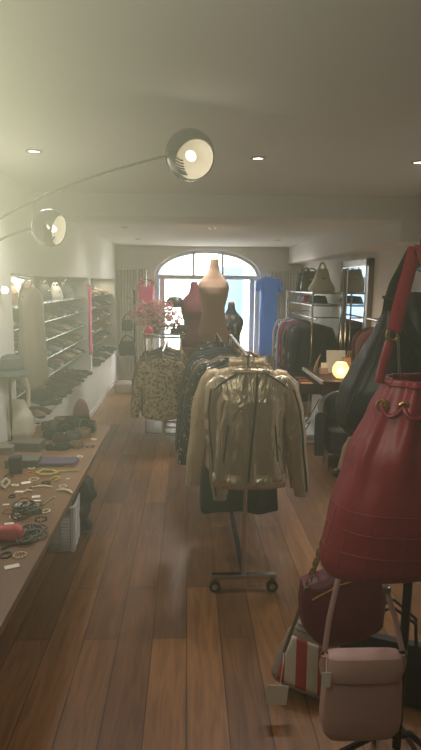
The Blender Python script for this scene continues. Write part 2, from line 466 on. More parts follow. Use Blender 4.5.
# ------------------------------------------------------------------ display table
TZ = .60
tx1 = -.60
ty1 = at(110, 425, Z=TZ).y
tb = thing('display_table', 'long low brown wooden display table covered with jewellery along left wall', 'table', (-.91, (1.0+ty1)/2, 0))
hw, hl = .31, (ty1-1.0)/2
MB().box(-hw, hw, -hl, hl, TZ-.035, TZ).build('table_top', TABLEW, tb, smooth=False, bevel=.004)
MB().box(-hw+.04, hw-.05, -hl+.05, hl-.05, TZ-.10, TZ-.034).build('apron', WALNUT, tb, smooth=False)
for sx in (-1, 1):
    for sy in (-1, 1):
        MB().box(-.06+sx*(hw-.14)-.025, -.06+sx*(hw-.14)+.025, sy*(hl-.1)-.025, sy*(hl-.1)+.025, 0, TZ-.09).build('leg', WALNUT, tb, smooth=False, bevel=.003)
# basket below it
bl = at(47, 553, Z=0); br_ = at(73, 553, Z=0)
bk = thing('storage_basket', 'white woven rectangular basket standing under the display table', 'basket', ((bl.x+br_.x)/2, bl.y+.13, 0), R(3))
bwid = (br_.x-bl.x)/2+.005
BASK = mat('white_basket_weave', (232, 234, 230), .8)
q = MB()
def rrect(w, d, z, N=24): return sring(0, 0, z, w, d, 8, 40)
q.loft([rrect(bwid*.92, .12, 0), rrect(bwid, .13, .30)], True, False)
q.build('basket_body', BASK, bk, solid=.006)
q = MB()
for z in [i*.02+.015 for i in range(14)]:
    q.tube([Vector(p) for p in rrect((bwid*(.92+.08*z/.3))+.003, .121+.01*z/.3+.003, z)], .0045, 6, closed=True)
q.build('weave', BASK, bk)
q = MB()
for j in range(0, 40, 2):
    a = rrect(bwid*.92+.004, .124, 0)[j]; b = rrect(bwid+.004, .134, .3)[j]
    q.tube([a, b], .005, 6)
q.build('stake', BASK, bk)
MB().tube(rrect(bwid+.003, .133, .30), .009, 8, closed=True).build('rim', BASK, bk)
# grey cloth hanging over the basket
gc = at(79, 540, Z=0)
GREYC = mat('grey_knit', (74, 74, 70), .9, bump=.3, bscale=50, var=.2)
q = MB(); rings = []
for i in range(14):
    z = .40-.37*i/13
    rings.append(sring(.0+.03*math.sin(i*.5)+.02*i/13, 0, z, .035+.03*math.sin(PI*(i+1)/15)+.01*math.sin(i*1.7), .06+.02*math.sin(i*.9), 2.2, 24, .12, 5, i*.4))
sk = tag(q.loft(rings).build('draped_cloth', GREYC, loc=(gc.x+.0, gc.y+.12, 0)), 'dark grey cloth hanging beside the white basket under the table edge', 'cloth')

# small goods on the table
def tp(px, py, dz=0): return at(px, py, Z=TZ) + Vector((0, 0, dz))
def card(px, py, w, d, rz, label, m=CREAMT, name='price_tag', cat='price tag', h=.003):
    p = tp(px, py)
    o = MB().box(-w/2, w/2, -d/2, d/2, 0.0005, h).build(name, m, smooth=False, loc=p); o.rotation_euler = (0, 0, rz)
    return tag(o, label, cat)
card(20, 505, .045, .028, .1, 'cream price tag above the upper heap of dark bracelets')
card(36, 497, .04, .03, .2, 'cream card tag near the pale curved bangle, farther one of two')
card(36.5, 501, .042, .018, .0, 'thin cream card tag just in front of another card tag')
card(6, 505, .03, .016, .2, 'small cream tag at the left edge of the jewellery table')
card(12, 567, .055, .03, .45, 'loose cream card nearest the camera on the table corner')
card(25, 531, .036, .02, -.1, 'cream tag between the two heaps of dark bracelets')
card(9, 524, .04, .02, .2, 'cream tag left of the upper heap of dark bracelets')
card(19, 492, .04, .022, .0, 'cream tag left of the pale curved bangle')
card(68, 479, .02, .014, .3, 'tiny pale tag close to the table edge')
card(26, 483, .05, .035, .4, 'cream leaflet beside the yellow strand')
def bangle(px, py, Rr, r, m, label, name='bangle', tilt=0, beads=0, dz=0, group=None):
    p = tp(px, py, r+dz)
    q = MB()
    if beads:
        for k in range(beads):
            a = 2*PI*k/beads
            q.ball((Rr*math.cos(a), Rr*math.sin(a), 0), r*1.05, 6, 4)
    else: q.torus((0, 0, 0), Rr, r, 24, 6)
    o = q.build(name, m, loc=p); o.rotation_euler = (tilt, tilt*.6, random.uniform(0, 6))
    return tag(o, label, 'jewellery', group)
DBEAD = [mat('dark_beads', (40, 40, 38), .3), mat('brown_beads', (70, 50, 36), .35), mat('grey_beads', (104, 102, 94), .3), mat('bone_beads', (176, 164, 138), .4)]
for hx, hy, nm, cnt in ((28, 513, 'upper', 12), (31, 537, 'lower', 13)):
    for k in range(cnt):
        u = (k % 5-2)*4.2+random.uniform(-1, 1); vv = (k//5-1)*5.5+random.uniform(-1, 1)
        ci = random.choice((0, 0, 1, 2, 3)) if k % 4 else 2
        bangle(hx+u, hy+vv, random.uniform(.024, .033), .0055, DBEAD[ci], 'round beaded bracelet lying in the %s heap of dark bracelets' % nm, 'beaded_bracelet', random.uniform(-.25, .25), 16, .004+.004*(k % 3), 'bracelets in the %s heap on the table' % nm)
BONE = mat('bone_white', (226, 210, 176), .4)
def curved(px, py, Rr, a0, a1, r, m, label, name, cat='jewellery'):
    p = tp(px, py, r)
    pts = [(Rr*math.cos(a0+(a1-a0)*i/14), Rr*math.sin(a0+(a1-a0)*i/14), 0) for i in range(15)]
    rs = [r*(.55+.45*math.sin(PI*i/14)) for i in range(15)]
    return tag(MB().tube(pts, rs, 8).build(name, m, loc=p), label, cat)
curved(58, 496, .07, .2, 1.9, .008, BONE, 'pale horn-like curved bangle close to the table edge', 'horn_bangle')
curved(38, 493, .09, .9, 2.2, .006, BONE, 'pale slender curved bangle left of the horn-like one', 'slender_bangle')
YEL = mat('yellow_beads', (190, 176, 92), .4)
def strand(pts, r, m, label, name='bead_strand', n=40):
    q = MB(); P = [tp(*p, r) for p in pts]
    o0 = P[0].copy(); tot = []
    for i in range(n):
        t = i/(n-1)*(len(P)-1); k = min(int(t), len(P)-2); f = t-k
        tot.append(P[k].lerp(P[k+1], f)-o0)
    for c in tot: q.ball(c, r*random.uniform(.8, 1.1), 6, 4)
    return tag(q.build(name, m, loc=o0), label, 'jewellery')
strand([(37, 474), (43, 471), (52, 471.5), (58, 474), (50, 476), (41, 476), (37, 474)], .008, YEL, 'oval yellow-green bead necklace looped near the folded violet scarf', n=46)
strand([(56, 472), (64, 472), (73, 471.5), (78, 471)], .005, YEL, 'straight thin yellow strand running to the table edge', n=24)
strand([(51, 480), (56, 477.5), (60, 479), (55, 481.5)], .006, YEL, 'small bunched yellow bead bracelet below the yellow necklace', 'bead_bracelet', 16)
strand([(30, 489), (35, 485), (42, 487), (50, 485)], .004, DBEAD[0], 'thin dark bead strand beyond the pale bangles', n=26)
strand([(44, 505), (50, 500), (55, 497), (53, 505)], .004, DBEAD[3], 'fine pale chain by the table edge with a small loop', n=26)
strand([(2, 485), (6, 480), (10, 484), (5, 490), (2, 487)], .009, DBEAD[3], 'bone bead necklace coiled at the left edge of the table', n=30)
strand([(2, 550), (12, 546), (22, 545), (34, 542)], .006, DBEAD[0], 'dark bead strand in front of the lower bracelet heap', n=30)
strand([(22, 494), (28, 491), (32, 492)], .006, BONE, 'short ivory strand left of the card tags', n=12)
rk_ = random.Random(12)
extra = [(30, 474, 'amber'), (34, 480, 'pale'), (46, 483, 'dark'), (63, 487, 'pale'), (12, 497, 'dark'), (24, 500, 'amber'), (46, 512, 'pale'), (41, 520, 'dark'), (15, 517, 'pale'), (8, 512, 'amber'), (6, 556, 'dark'), (20, 556, 'pale'), (15, 486, 'pale'), (9, 477, 'dark'), (32, 468, 'pale'), (70, 466, 'amber'), (80, 457, 'pale'), (90, 447, 'dark'), (94, 440, 'pale'), (40, 460, 'amber')]
EXM = {'amber': mat('amber_beads', (176, 120, 56), .3), 'pale': BONE, 'dark': DBEAD[0]}
for k, (ex, ey_, en) in enumerate(extra):
    near = 'at the far right table corner' if ey_ < 445 else 'between the scarf and the belts' if ey_ < 463 else 'near the yellow necklace' if ey_ < 482 else 'near the pale bangles' if ey_ < 500 else 'around the upper bracelet heap' if ey_ < 525 else 'in front of the bracelet heaps'
    side = 'left' if ex < 22 else 'right'
    if k % 2: bangle(ex, ey_, rk_.uniform(.018, .028), .0045, EXM[en], 'single %s bead bracelet lying %s, %s side' % (en, near, side), 'beaded_bracelet', 0, 12)
    else: bangle(ex, ey_, rk_.uniform(.016, .026), .004, EXM[en], 'single smooth %s ring bangle lying %s, %s side' % (en, near, side), 'bangle', .1)
# pouch, folded scarf, boxes
p = tp(3, 540)
MAG = mat('coral_pink_cloth', (204, 92, 92), .7, bump=.2, var=.1)
q = MB(); q.loft([sring(0, 0, 0, .03, .02, 2.2, 20)]+[sring(0, 0, .03*i, .035+.006*math.sin(i*2), .03, 2.3, 20) for i in range(1, 5)]+[sring(0, 0, .145, .02, .02, 2, 20)])
o = q.build('rolled_pouch', MAG, loc=p+Vector((-.06, 0, .032)), M=Matrix.Rotation(R(90), 4, 'Y')); tag(o, 'coral pink rolled pouch left of the lower bracelet heap', 'pouch')
p = tp(60, 463)
VIO = mat('violet_blue_cloth', (86, 74, 90), .85, bump=.3, var=.25)
q = MB()
for k in range(3): q.loft([sring(0, 0, .001+.006*k, .13-.006*k, .075-.004*k, 7, 36), sring(0, 0, .006+.006*k, .13-.004*k, .075-.004*k, 7, 36)])
tag(q.build('folded_scarf', VIO, loc=p+Vector((-.02, 0, 0))), 'flat folded violet-blue scarf lying behind the yellow necklace', 'scarf')
def boxy(px, py, w, d, h, m, name, label, cat, rz=0, lid=True):
    p = tp(px, py)
    t = thing(name, label, cat, p, rz)
    MB().box(-w/2, w/2, -d/2, d/2, 0, h*.7).build('box_body', m, t, smooth=False, bevel=.003)
    MB().box(-w/2-.002, w/2+.002, -d/2-.002, d/2+.002, h*.7-.002, h).build('lid', m, t, smooth=False, bevel=.003)
    return t
DKB = mat('black_card', (34, 34, 34), .6)
boxy(16, 473, .07, .05, .10, DKB, 'upright_box', 'upright black jewellery box by the left edge of the table', 'box', .2)
boxy(24, 465, .19, .13, .05, mat('olive_grey_card', (96, 92, 78), .7), 'flat_box', 'flat olive grey box behind the black upright box', 'box', .05)
boxy(28, 449, .20, .12, .06, mat('brown_grey_card', (92, 84, 74), .7), 'flat_box', 'flat brown-grey box in front of the heaped belts', 'box', -.1)
boxy(2, 452, .16, .14, .05, mat('stone_card', (120, 112, 96), .7), 'flat_box', 'flat stone coloured box at the left edge below the cream bag', 'box', .1)
def coiled(px, py, r, h, m, label, rot=0):
    p = tp(px, py)
    q = MB(); pts = []
    n = 70
    for i in range(n):
        a = i/n*2*PI*3.2; rr = r*(.35+.65*i/n); pts.append((rr*math.cos(a), rr*math.sin(a), h/2))
    t = thing('coiled_belt', label, 'belt', p, rot, 'coiled belts heaped at the far end of the table')
    MB().tube(pts, 1, 8, flat=(.003, h/2)).build('strap', m, t)
    bx_ = r*math.cos(2*PI*3.2); by_ = r*math.sin(2*PI*3.2)
    MB().torus((bx_, by_, h/2), h*.45, .003, 14, 5, Matrix.Rotation(R(90), 3, 'X')).build('buckle', STEEL, t)
    return t
belts = [((50, 438), .055, .05, 0), ((60, 441), .06, .05, 1), ((72, 440), .055, .055, 2), ((83, 437), .06, .06, 3), ((66, 432), .06, .08, 0), ((76, 430), .06, .10, 4), ((88, 432), .05, .05, 0),
         ((55, 431), .05, .08, 2), ((47, 430), .05, .06, 1), ((62, 449), .055, .035, 4), ((77, 447), .05, .035, 3), ((84, 428), .055, .09, 0), ((91, 427), .045, .045, 1), ((52, 449), .045, .03, 0), ((69, 425.5), .05, .07, 1), ((60, 426), .05, .07, 3)]
BC = [BLKL, mat('brown_leather', (70, 50, 38), .5, bump=.1), mat('grey_leather', (88, 86, 80), .5), mat('tan_snake', (120, 100, 72), .5, var=.4, vscale=60), mat('green_black_leather', (44, 50, 44), .45)]
BCN = ['black', 'brown', 'grey', 'mottled tan', 'greenish black']
for i, (pp, r, h, c) in enumerate(belts):
    side = 'left' if pp[0] < 58 else 'middle' if pp[0] < 75 else 'right'
    coiled(*pp, r, h, BC[c], '%s leather belt coiled %s in the far heap, %s row, %s side' % (BCN[c], 'tall' if h > .065 else 'low', 'back' if pp[1] < 433 else 'front', side), i*.9)
p = tp(84, 425)
MAR = mat('maroon_velvet', (104, 58, 62), .75, sheen=.4, var=.1)
t = thing('jewellery_bust', 'dark red rounded velvet jewellery display bust behind the belts', 'display stand', p+Vector((-.02, .0, 0)))
tabb = [(0, .060, .05), (.03, .065, .052), (.10, .064, .05), (.15, .054, .045), (.19, .035, .035), (.212, .012, .014)]
MB().loft([sring(0, 0, z, *lerp(tabb, z), 2.2, 28) for z in [i*.212/16 for i in range(17)]]).build('bust', MAR, t)
MB().lathe([(.06, 0), (.062, .008), (.055, .012)], 24).build('foot', WALNUT, t)

# cream hobo bag and hat stand at the left
CREAM = mat('cream_leather', (188, 178, 154), .55, bump=.15, var=.08)
p = at(16, 440, Z=TZ)
hb = thing('hobo_bag', 'pale cream slouchy bag with a tall arched handle on the table', 'bag', p)
tabb = [(0, -.08, .10, .06), (.06, -.10, .13, .075), (.16, -.09, .125, .07), (.25, -.06, .09, .045), (.29, -.05, .07, .02)]
rings = []
for i in range(15):
    z = .29*i/14; a, b, d = lerp(tabb, z); rings.append(sring((a+b)/2, 0, z, (b-a)/2, d, 2.4, 32, .03, 6, i*.2))
MB().loft(rings).build('bag_body', CREAM, hb)
MB().tube([(-.05, 0, .24), (-.065, 0, .34), (-.04, 0, .43), (.02, 0, .475), (.075, 0, .45), (.10, 0, .36), (.095, 0, .24)], [.05, .045, .042, .035, .022, .016, .014], 12, flat=(1, .5)).build('handle', CREAM, hb)
p = at(2, 452, Z=TZ)
ht = thing('hat_stand', 'slim dark hat stand at the left edge behind the cream bag', 'stand', p+Vector((-.0, .22, 0)))
MB().lathe([(.07, 0), (.07, .01), (.008, .02), (.008, .50), (.05, .52), (.03, .55)], 20).build('pole', BLACKM, ht)
hatm = mat('dark_green_felt', (66, 72, 66), .9, bump=.1)
ha = thing('brimmed_hat', 'dark greenish felt hat on the stand at the left edge', 'hat', p+Vector((0, .22, .50)))
MB().lathe([(.14, -.02), (.136, -.012), (.10, .015), (.095, .05), (.09, .09), (.06, .11), (.002, .105)], 32, cap0=False).build('crown', hatm, ha, solid=.004)
MB().lathe([(.102, .012), (.098, .035)], 32, cap0=False, cap1=False).build('band', BLACKF, ha, solid=.003)

# ------------------------------------------------------------------ shoes and niche shelves
def shoe_proto(kind, m, label):
    t = thing('shoe', label, 'shoe')
    lift = {'pump': .065, 'loafer': .018, 'boot': .035, 'sneaker': .02}[kind]
    L = .26
    rings = []; n = 16
    for i in range(13):
        u = i/12; y = L*u                                # u 0 heel .. 1 toe
        arch = lift*max(0, 1-u/.62)**1.3 + .012
        if kind == 'loafer' or kind == 'sneaker': arch = lift
        hwid = .028+.012*math.sin(PI*min(1, u*1.05))+.006*math.sin(PI*max(0, u-.4)/.6)
        if u > .86: hwid *= 1-.55*((u-.86)/.14)**(2 if kind == 'sneaker' else 1.2)
        top = arch + (.062 if u < .12 else .05-.012*u if u < .6 else .055*(1.02-u)/.42*.8+.012)
        if kind == 'boot': top = arch + (.20 if u < .38 else .2-.15*min(1, (u-.38)/.2) if u < .62 else .05*(1.05-u)/.43+.016)
        opn = .1 < u < .58 and kind != 'boot'
        ring = []
        for k in range(n):
            a = 2*PI*k/n; x = hwid*math.cos(a); s_ = math.sin(a)
            z = arch if s_ < 0 else arch+(top-arch)*min(1, s_*1.35)
            if opn and s_ > .75: z = arch+.012; 
            ring.append((x*(1 if s_ < .2 else 1-.12*s_), y, z))
        rings.append(ring)
    MB().loft(rings).build('upper', m, t)
    sole = mat('shoe_sole_dark', (30, 26, 24), .6)
    if kind == 'sneaker': sole = WHITE
    if kind in ('pump', 'boot'):
        MB().loft([[(sx*.026, y_, lift+.012) for sx, y_ in ((-1, .004), (1, .004), (1, .05), (-1, .05))], [(sx*.009, y_, 0) for sx, y_ in ((-1, .01), (1, .01), (1, .028), (-1, .028))]]).build('heel', sole, t, smooth=False)
    if kind == 'boot' or kind == 'pump':
        q = MB(); q.loft([sring(0, .17, 0, .034, .062, 2.2, 20), sring(0, .17, .013, .036, .065, 2.2, 20)]).build('sole', sole, t)
    else:
        q = MB(); q.loft([sring(0, L/2, 0, .036, .118, 2.6, 24), sring(0, L/2, lift+.004, .037, .12, 2.6, 24)]).build('sole', sole, t)
    return t
shades = [('black', BLKL), ('charcoal', mat('charcoal_suede', (58, 56, 54), .9)), ('brown', mat('brown_suede', (92, 66, 46), .85)), ('tan', mat('tan_leather', (160, 118, 80), .5)),
          ('red', mat('red_suede', (140, 50, 40), .7)), ('pale grey', mat('pale_grey_leather', (168, 166, 158), .45)), ('navy', mat('navy_leather', (40, 46, 64), .5)), ('gold', mat('gold_leather', (176, 146, 92), .35, .5))]
kinds = {'pump': 'court shoe', 'loafer': 'loafer', 'boot': 'ankle boot', 'sneaker': 'trainer'}
protos = {}
def place_shoe(kind, ci, loc, rz, label, group):
    key = (kind, ci)
    if key not in protos:
        t = shoe_proto(kind, shades[ci][1], label); t.location = loc; t.rotation_euler = (0, 0, rz); t['group'] = group
        protos[key] = t; return t
    return dup(protos[key], loc, rz, label, group)
SHELFN = mat('grey_glass_shelf', (128, 130, 124), .15)
NBACK = mat('tinted_niche_mirror', (112, 108, 98), .10, .85)
for k, (ya, yb) in enumerate(bays):
    struct(MB().box(-1.625, -1.612, ya, yb, NZ0, NZ1).build('wall_niche_back', NBACK, smooth=False))
rs = random.Random(3)
shelf_z = [.84, 1.01, 1.18, 1.35, 1.52]
lev = ['lowest', 'second lowest', 'middle', 'second highest', 'top']
for bi, (ya, yb) in enumerate(bays):
    bn = 'near' if bi == 0 else 'far'
    for li, z in enumerate(shelf_z):
        sh = MB().box(-1.61, -1.29, ya, yb, z-.012, z).build('wall_shelf', SHELFN, smooth=False, bevel=.003)
        tag(sh, '%s grey glass shelf in the %s shoe niche of the left wall' % (lev[li], bn), 'shelf', None)
        n = int((yb-ya-.1)/.165)
        for k in range(n):
            y = ya+.16+k*.165+rs.uniform(-.02, .02)
            if li == 4 and bi == 0 and True: continue
            ci = rs.choice((0, 0, 0, 1, 1, 2, 2, 3, 4, 5, 6, 7)); kd = rs.choice(('pump', 'pump', 'loafer', 'sneaker'))
            side = '%s from left' % ORD[k]
            place_shoe(kd, ci, (-1.56+rs.uniform(0, .02), y, z), R(-78+rs.uniform(-12, 12)), '%s %s, %s, %s shelf, %s niche' % (shades[ci][0], kinds[kd], side, lev[li], bn), 'shoes on the niche shelves')
    n = int((yb-ya-.26)/.17)
    for k in range(n):
        for row in (0, 1):
            ci = rs.choice((0, 0, 0, 1, 1, 2, 3, 5)); kd = rs.choice(('pump', 'loafer', 'boot', 'sneaker'))
            if row == 1 and kd == 'boot': kd = 'loafer'
            y = ya+.17+k*.17+rs.uniform(-.025, .025)
            if row == 0 and k % 2: continue
            if row: y += .05
            x = -1.44 if row else -1.585
            place_shoe(kd, ci, (x+rs.uniform(-.005, .02), y, NZ0), R(-80+rs.uniform(-16, 16)), '%s %s, %s from left, %s row of the %s niche ledge' % (shades[ci][0], kinds[kd], ORD[min(19, k)], 'front' if row else 'back', bn), 'shoes on the niche ledge')
    light('AREA', 'niche_strip_light', (-1.40, (ya+yb)/2, NZ1-.03), 5, (1, .90, .72), .25).data.shape = 'RECTANGLE'
    bpy.data.lights[-1].size_y if False else None
for o in C.objects:
    if o.type == 'LIGHT' and o.name.startswith('niche_strip_light'):
        o.data.size = .05; o.data.size_y = 2.2

def handbag(label, loc, w, h, d, m, rz=0, handle=.12, name='handbag', flap=False, group=None, n=3.5, top=.75, cat='bag'):
    t = thing(name, label, cat, loc, rz, group)
    tabb = [(0, w/2*.94, d/2), (.12*h, w/2, d/2*1.05), (.6*h, w/2*(top+.15), d/2*.8), (h, w/2*top, d/2*.35)]
    MB().loft([sring(0, 0, h*i/10, *lerp(tabb, h*i/10), n, 32) for i in range(11)]).build('bag_body', m, t)
    hw_ = w/2*top*.6
    for s in ((-1, 1) if not flap else (0,)):
        pts = [(-hw_+2*hw_*i/12, s*d*.14, h-.02+handle*math.sin(PI*i/12)**.6) for i in range(13)]
        MB().tube(pts, .0075, 8).build('handle', m, t)
    MB().box(-.02, .02, -d*.42-.006, -d*.42+.006, h*.55, h*.62).build('clasp', GOLD, t, smooth=False, bevel=.002)
    return t
# bags on the top shelf of the near niche
for (yy, ww, hh, m, lb) in ((4.65, .20, .15, mat('blush_leather', (196, 158, 140), .5), 'blush handbag leftmost on the top niche shelf by the brown coat'),
                            (5.2, .24, .16, BC[1], 'brown handbag second from the left on the top niche shelf'),
                            (5.75, .22, .16, shades[1][1], 'charcoal handbag third from the left on the top niche shelf'),
                            (6.25, .22, .14, shades[5][1], 'pale grey handbag fourth from the left on the top niche shelf'),
                            (6.75, .34, .18, BLKL, 'large black handbag at the right end of the near niche top shelf')):
    handbag(lb, (-1.44, yy, 1.52), ww, hh, .12, m, R(80), .05)

# ------------------------------------------------------------------ garments
def hanger(label, rail, w=.40, m=WOODH, rz=0, group=None, drop=.085):
    t = thing('clothes_hanger', label, 'hanger', rail, rz, group)
    pts = [(w/2*u, 0, -drop-.005-.055*abs(u)**1.5) for u in [i/8-1 for i in range(17)]]
    MB().tube(pts, [.006+.006*abs(i/8-1) for i in range(17)], 8, flat=(1.5, 1)).build('shoulder_bar', m, t)
    hk = [(0, 0, -drop), (0, 0, -.045)]+[(.018*math.sin(a)*1.0, 0, -.010+.020*math.cos(a)-.002) for a in [R(170)-R(225)*i/10 for i in range(11)]]
    hk = [(0, 0, -drop), (0, 0, -.04)]+[(.016*math.sin(a), 0, -.014+.018*math.cos(a)) for a in [PI*.95-i*R(24) for i in range(10)]]
    MB().tube(hk, .0025, 6).build('hook', CHROME, t)
    return t
def gtab(sw, L, dep, flare):
    h = sw/2
    return [(0, .065, .040), (-.015, .095, .045), (-.045, h*.82, .05), (-.075, h, .055), (-.16, h*.98, dep), (-.32, h*.93, dep*1.05), (-L, h*(.97+flare), dep*(1.1+flare))]
def garment(name, label, cat, rail, m, sw=.42, L=.62, dep=.075, sl=.55, flare=0., rz=0, group=None, drop=.085, sm=None, seed=0, splay=.07, detail=1, amp=.035):
    """hangs from a hanger whose hook is at rail"""
    rr = random.Random(seed)
    t = thing(name, label, cat, (rail[0], rail[1], rail[2]-drop+.01), rz, group)
    tb_ = gtab(sw, L, dep, flare)
    rows = 22*detail; rings = []; k1 = rr.choice((5, 6, 7)); ph = rr.uniform(0, 6)
    for i in range(rows+1):
        z = -L*(i/rows)**1.25
        w_, d_ = lerp(tb_, z); f = min(1, -z/.35)
        rings.append([(x+.006*f*math.sin(z*9+ph), y+.010*f*math.sin(x*38+ph+z*5), zz - (.012*math.sin(x*17+ph) if i > rows-2 else 0)) for x, y, zz in sring(0, 0, z, w_, d_, 2.6, 40*detail, amp*f, k1, ph+z*1.2)])
    b = MB().loft(rings, False, False).build('garment_body', m, t, solid=.004)
    if sl:
        for s in (-1, 1):
            pts = []; rads = []
            for (hx, hz, hr) in ((-.075, -.052, .016), (-.055, -.058, .034), (-.035, -.066, .050)):
                pts.append((s*(sw/2+hx), 0, hz)); rads.append(hr)
            for i in range(1, 16):
                u = i/15
                pts.append((s*(sw/2-.03+splay*u**.8+.03*min(1, u*4)), -.012*math.sin(u*3+ph), -.075-sl*u)); 
                rads.append((.064-.022*u)*(1+.05*math.sin(u*14+ph)))
            MB().tube(pts, rads, 16, flat=(1, .78)).build('sleeve', sm or m, t)
    t['_sw'] = sw
    del t['_sw']
    return t
def fy(sw, L, dep, flare, x, z, n=2.6):
    w_, d_ = lerp(gtab(sw, L, dep, flare), z)
    return -d_*max(0, 1-min(1, abs(x)/w_)**n)**(1/n)

def rack(name, label, x, ya, yb, zr, hw=.20, m=CHROME, base_z=.08, casters=True, rz=0, over=0):
    t = thing(name, label, 'clothes rack', (x, ya, 0), rz)
    l = yb-ya
    MB().tube([(0, -over, zr), (0, l, zr)], .011, 10).build('rail', m, t)
    for y in (.01, l-.01):
        MB().tube([(0, y, base_z), (0, y, zr)], .0125, 12).build('post', m, t)
        MB().box(-hw, hw, y-.018, y+.018, base_z-.012, base_z+.016).build('foot_bar', m, t, smooth=False, bevel=.004)
        if casters:
            for s in (-1, 1):
                c = MB().tube([(s*(hw-.025), y, base_z), (s*(hw-.025), y, .055)], .010, 8).build('caster', m, t)
                MB().tube([(s*(hw-.025), y-.033, .033), (s*(hw-.025), y-.011, .033)], .033, 20).build('wheel', BLACKM, c)
                MB().tube([(s*(hw-.025), y-.035, .033), (s*(hw-.025), y-.009, .033)], .017, 14).build('hub', m, c)
    MB().box(-.014, .014, 0, l, base_z-.008, base_z+.014).build('base_bar', BLACKM, t, smooth=False)
    return t

# ---- front rack
fx = at(243.5, 577, Z=.08); FY = fx.y; FX = fx.x
FZ = at(247, 357, Y=FY).z
rack('rolling_clothes_rack', 'chrome rolling clothes rack in the aisle carrying the metallic jackets', FX, FY, FY+1.25, FZ, .185)
MET = bpy.data.materials.new('metallic_gold_nylon'); MET.use_nodes = True
def wrinkle(m, col, rough, metal, s1=9, st=.9):
    nt = m.node_tree; b = nt.nodes['Principled BSDF']; L = nt.links.new
    b.inputs['Base Color'].default_value = lin(col); b.inputs['Roughness'].default_value = rough; b.inputs['Metallic'].default_value = metal
    tc = nt.nodes.new('ShaderNodeTexCoord'); mp = nt.nodes.new('ShaderNodeMapping'); mp.inputs['Scale'].default_value = (1.6, 1, .45)
    n = nt.nodes.new('ShaderNodeTexNoise'); n.inputs['Scale'].default_value = s1; n.inputs['Detail'].default_value = 3; n.inputs['Distortion'].default_value = 1.2
    bp = nt.nodes.new('ShaderNodeBump'); bp.inputs['Strength'].default_value = st; bp.inputs['Distance'].default_value = .03
    L(tc.outputs['Object'], mp.inputs['Vector']); L(mp.outputs['Vector'], n.inputs['Vector']); L(n.outputs['Fac'], bp.inputs['Height']); L(bp.outputs['Normal'], b.inputs['Normal'])
wrinkle(MET, (200, 182, 154), .27, .7)
PALE = bpy.data.materials.new('pale_gold_nylon'); PALE.use_nodes = True
wrinkle(PALE, (190, 166, 132), .45, .25)
BLKZ = mat('black_zip_tape', (18, 18, 18), .5)
jy = FY-.045
jr = (FX+.02, FY+.03, FZ)
hanger('wooden hanger holding the metallic jacket at the front of the rack', jr, .40)
sw, L_, dp, fl = .40, .60, .09, .05
jk = garment('zip_jacket', 'shiny metallic gold-beige zip jacket with black piping facing the camera', 'jacket', jr, MET, sw, L_, dp, .0, fl, 0, None, .085, None, 4, detail=2, amp=.02)
for s in (-1, 1):                                                    # sleeves hang slightly away, the right one longer
    pts = []; rads = []
    ln = .60 if s > 0 else .62; sp = .085 if s > 0 else -.055
    for (hx, hz, hr) in ((-.075, -.050, .016), (-.055, -.055, .034), (-.035, -.062, .050)):
        pts.append((s*(sw/2+hx), 0, hz)); rads.append(hr)
    for i in range(1, 25):
        u = i/24
        pts.append((s*(sw/2-.025+sp*u**.9+.035*min(1, u*4)), .012*math.sin(u*3), -.07-ln*u)); rads.append((.066-.020*u)*(1+.05*math.sin(u*17)))
    sv = MB().tube(pts, rads, 20, flat=(1, .8)).build('sleeve', MET, jk)
    MB().tube([(p[0]+s*r*.55, p[1]-r*.66, p[2]) for p, r in zip(pts[3:], rads[3:])], .0055, 6).build('piping', BLKZ, sv)
    MB().tube([pts[-1], (pts[-1][0]+s*.001, pts[-1][1], pts[-1][2]-.03)], rads[-1]*.92, 16, flat=(1, .8)).build('cuff', MET, sv)
    MB().tube([(s*.075, fy(sw, L_, dp, fl, s*.075, -.02)-.006, -.012), (s*.12, fy(sw, L_, dp, fl, s*.12, -.045)-.008, -.035), (s*.17, fy(sw, L_, dp, fl, s*.15, -.07)-.004, -.07), (s*.20, -.045, -.10)], .006, 6).build('shoulder_piping', BLKZ, jk)
    MB().tube([(s*(.125+.02*u), fy(sw, L_, dp, fl, s*(.125+.02*u), -.28-.2*u)-.006, -.28-.20*u) for u in [i/8 for i in range(9)]], .005, 6).build('pocket_zip', BLKZ, jk)
MB().tube([(.03-.045*(-z)/.6, fy(sw, L_, dp, fl, .02, z)-.009, z) for z in [-.02-.565*i/24 for i in range(25)]], .0065, 8).build('front_zip', BLKZ, jk)
MB().loft([sring(0, -.005, -.012, .105, .055, 2.4, 40), sring(0, -.005, .006, .10, .05, 2.4, 40), sring(0, .0, .018, .088, .043, 2.4, 40)], False, False).build('collar', MET, jk, solid=.005)
tb2 = gtab(sw, L_, dp, fl)
MB().loft([sring(0, 0, z, w_, d_, 2.6, 64, .03, 9) for z, w_, d_ in ((-.55, .206, .101), (-.60, .212, .107), (-.63, .205, .101))], False, False).build('hem_band', MET, jk, solid=.004)

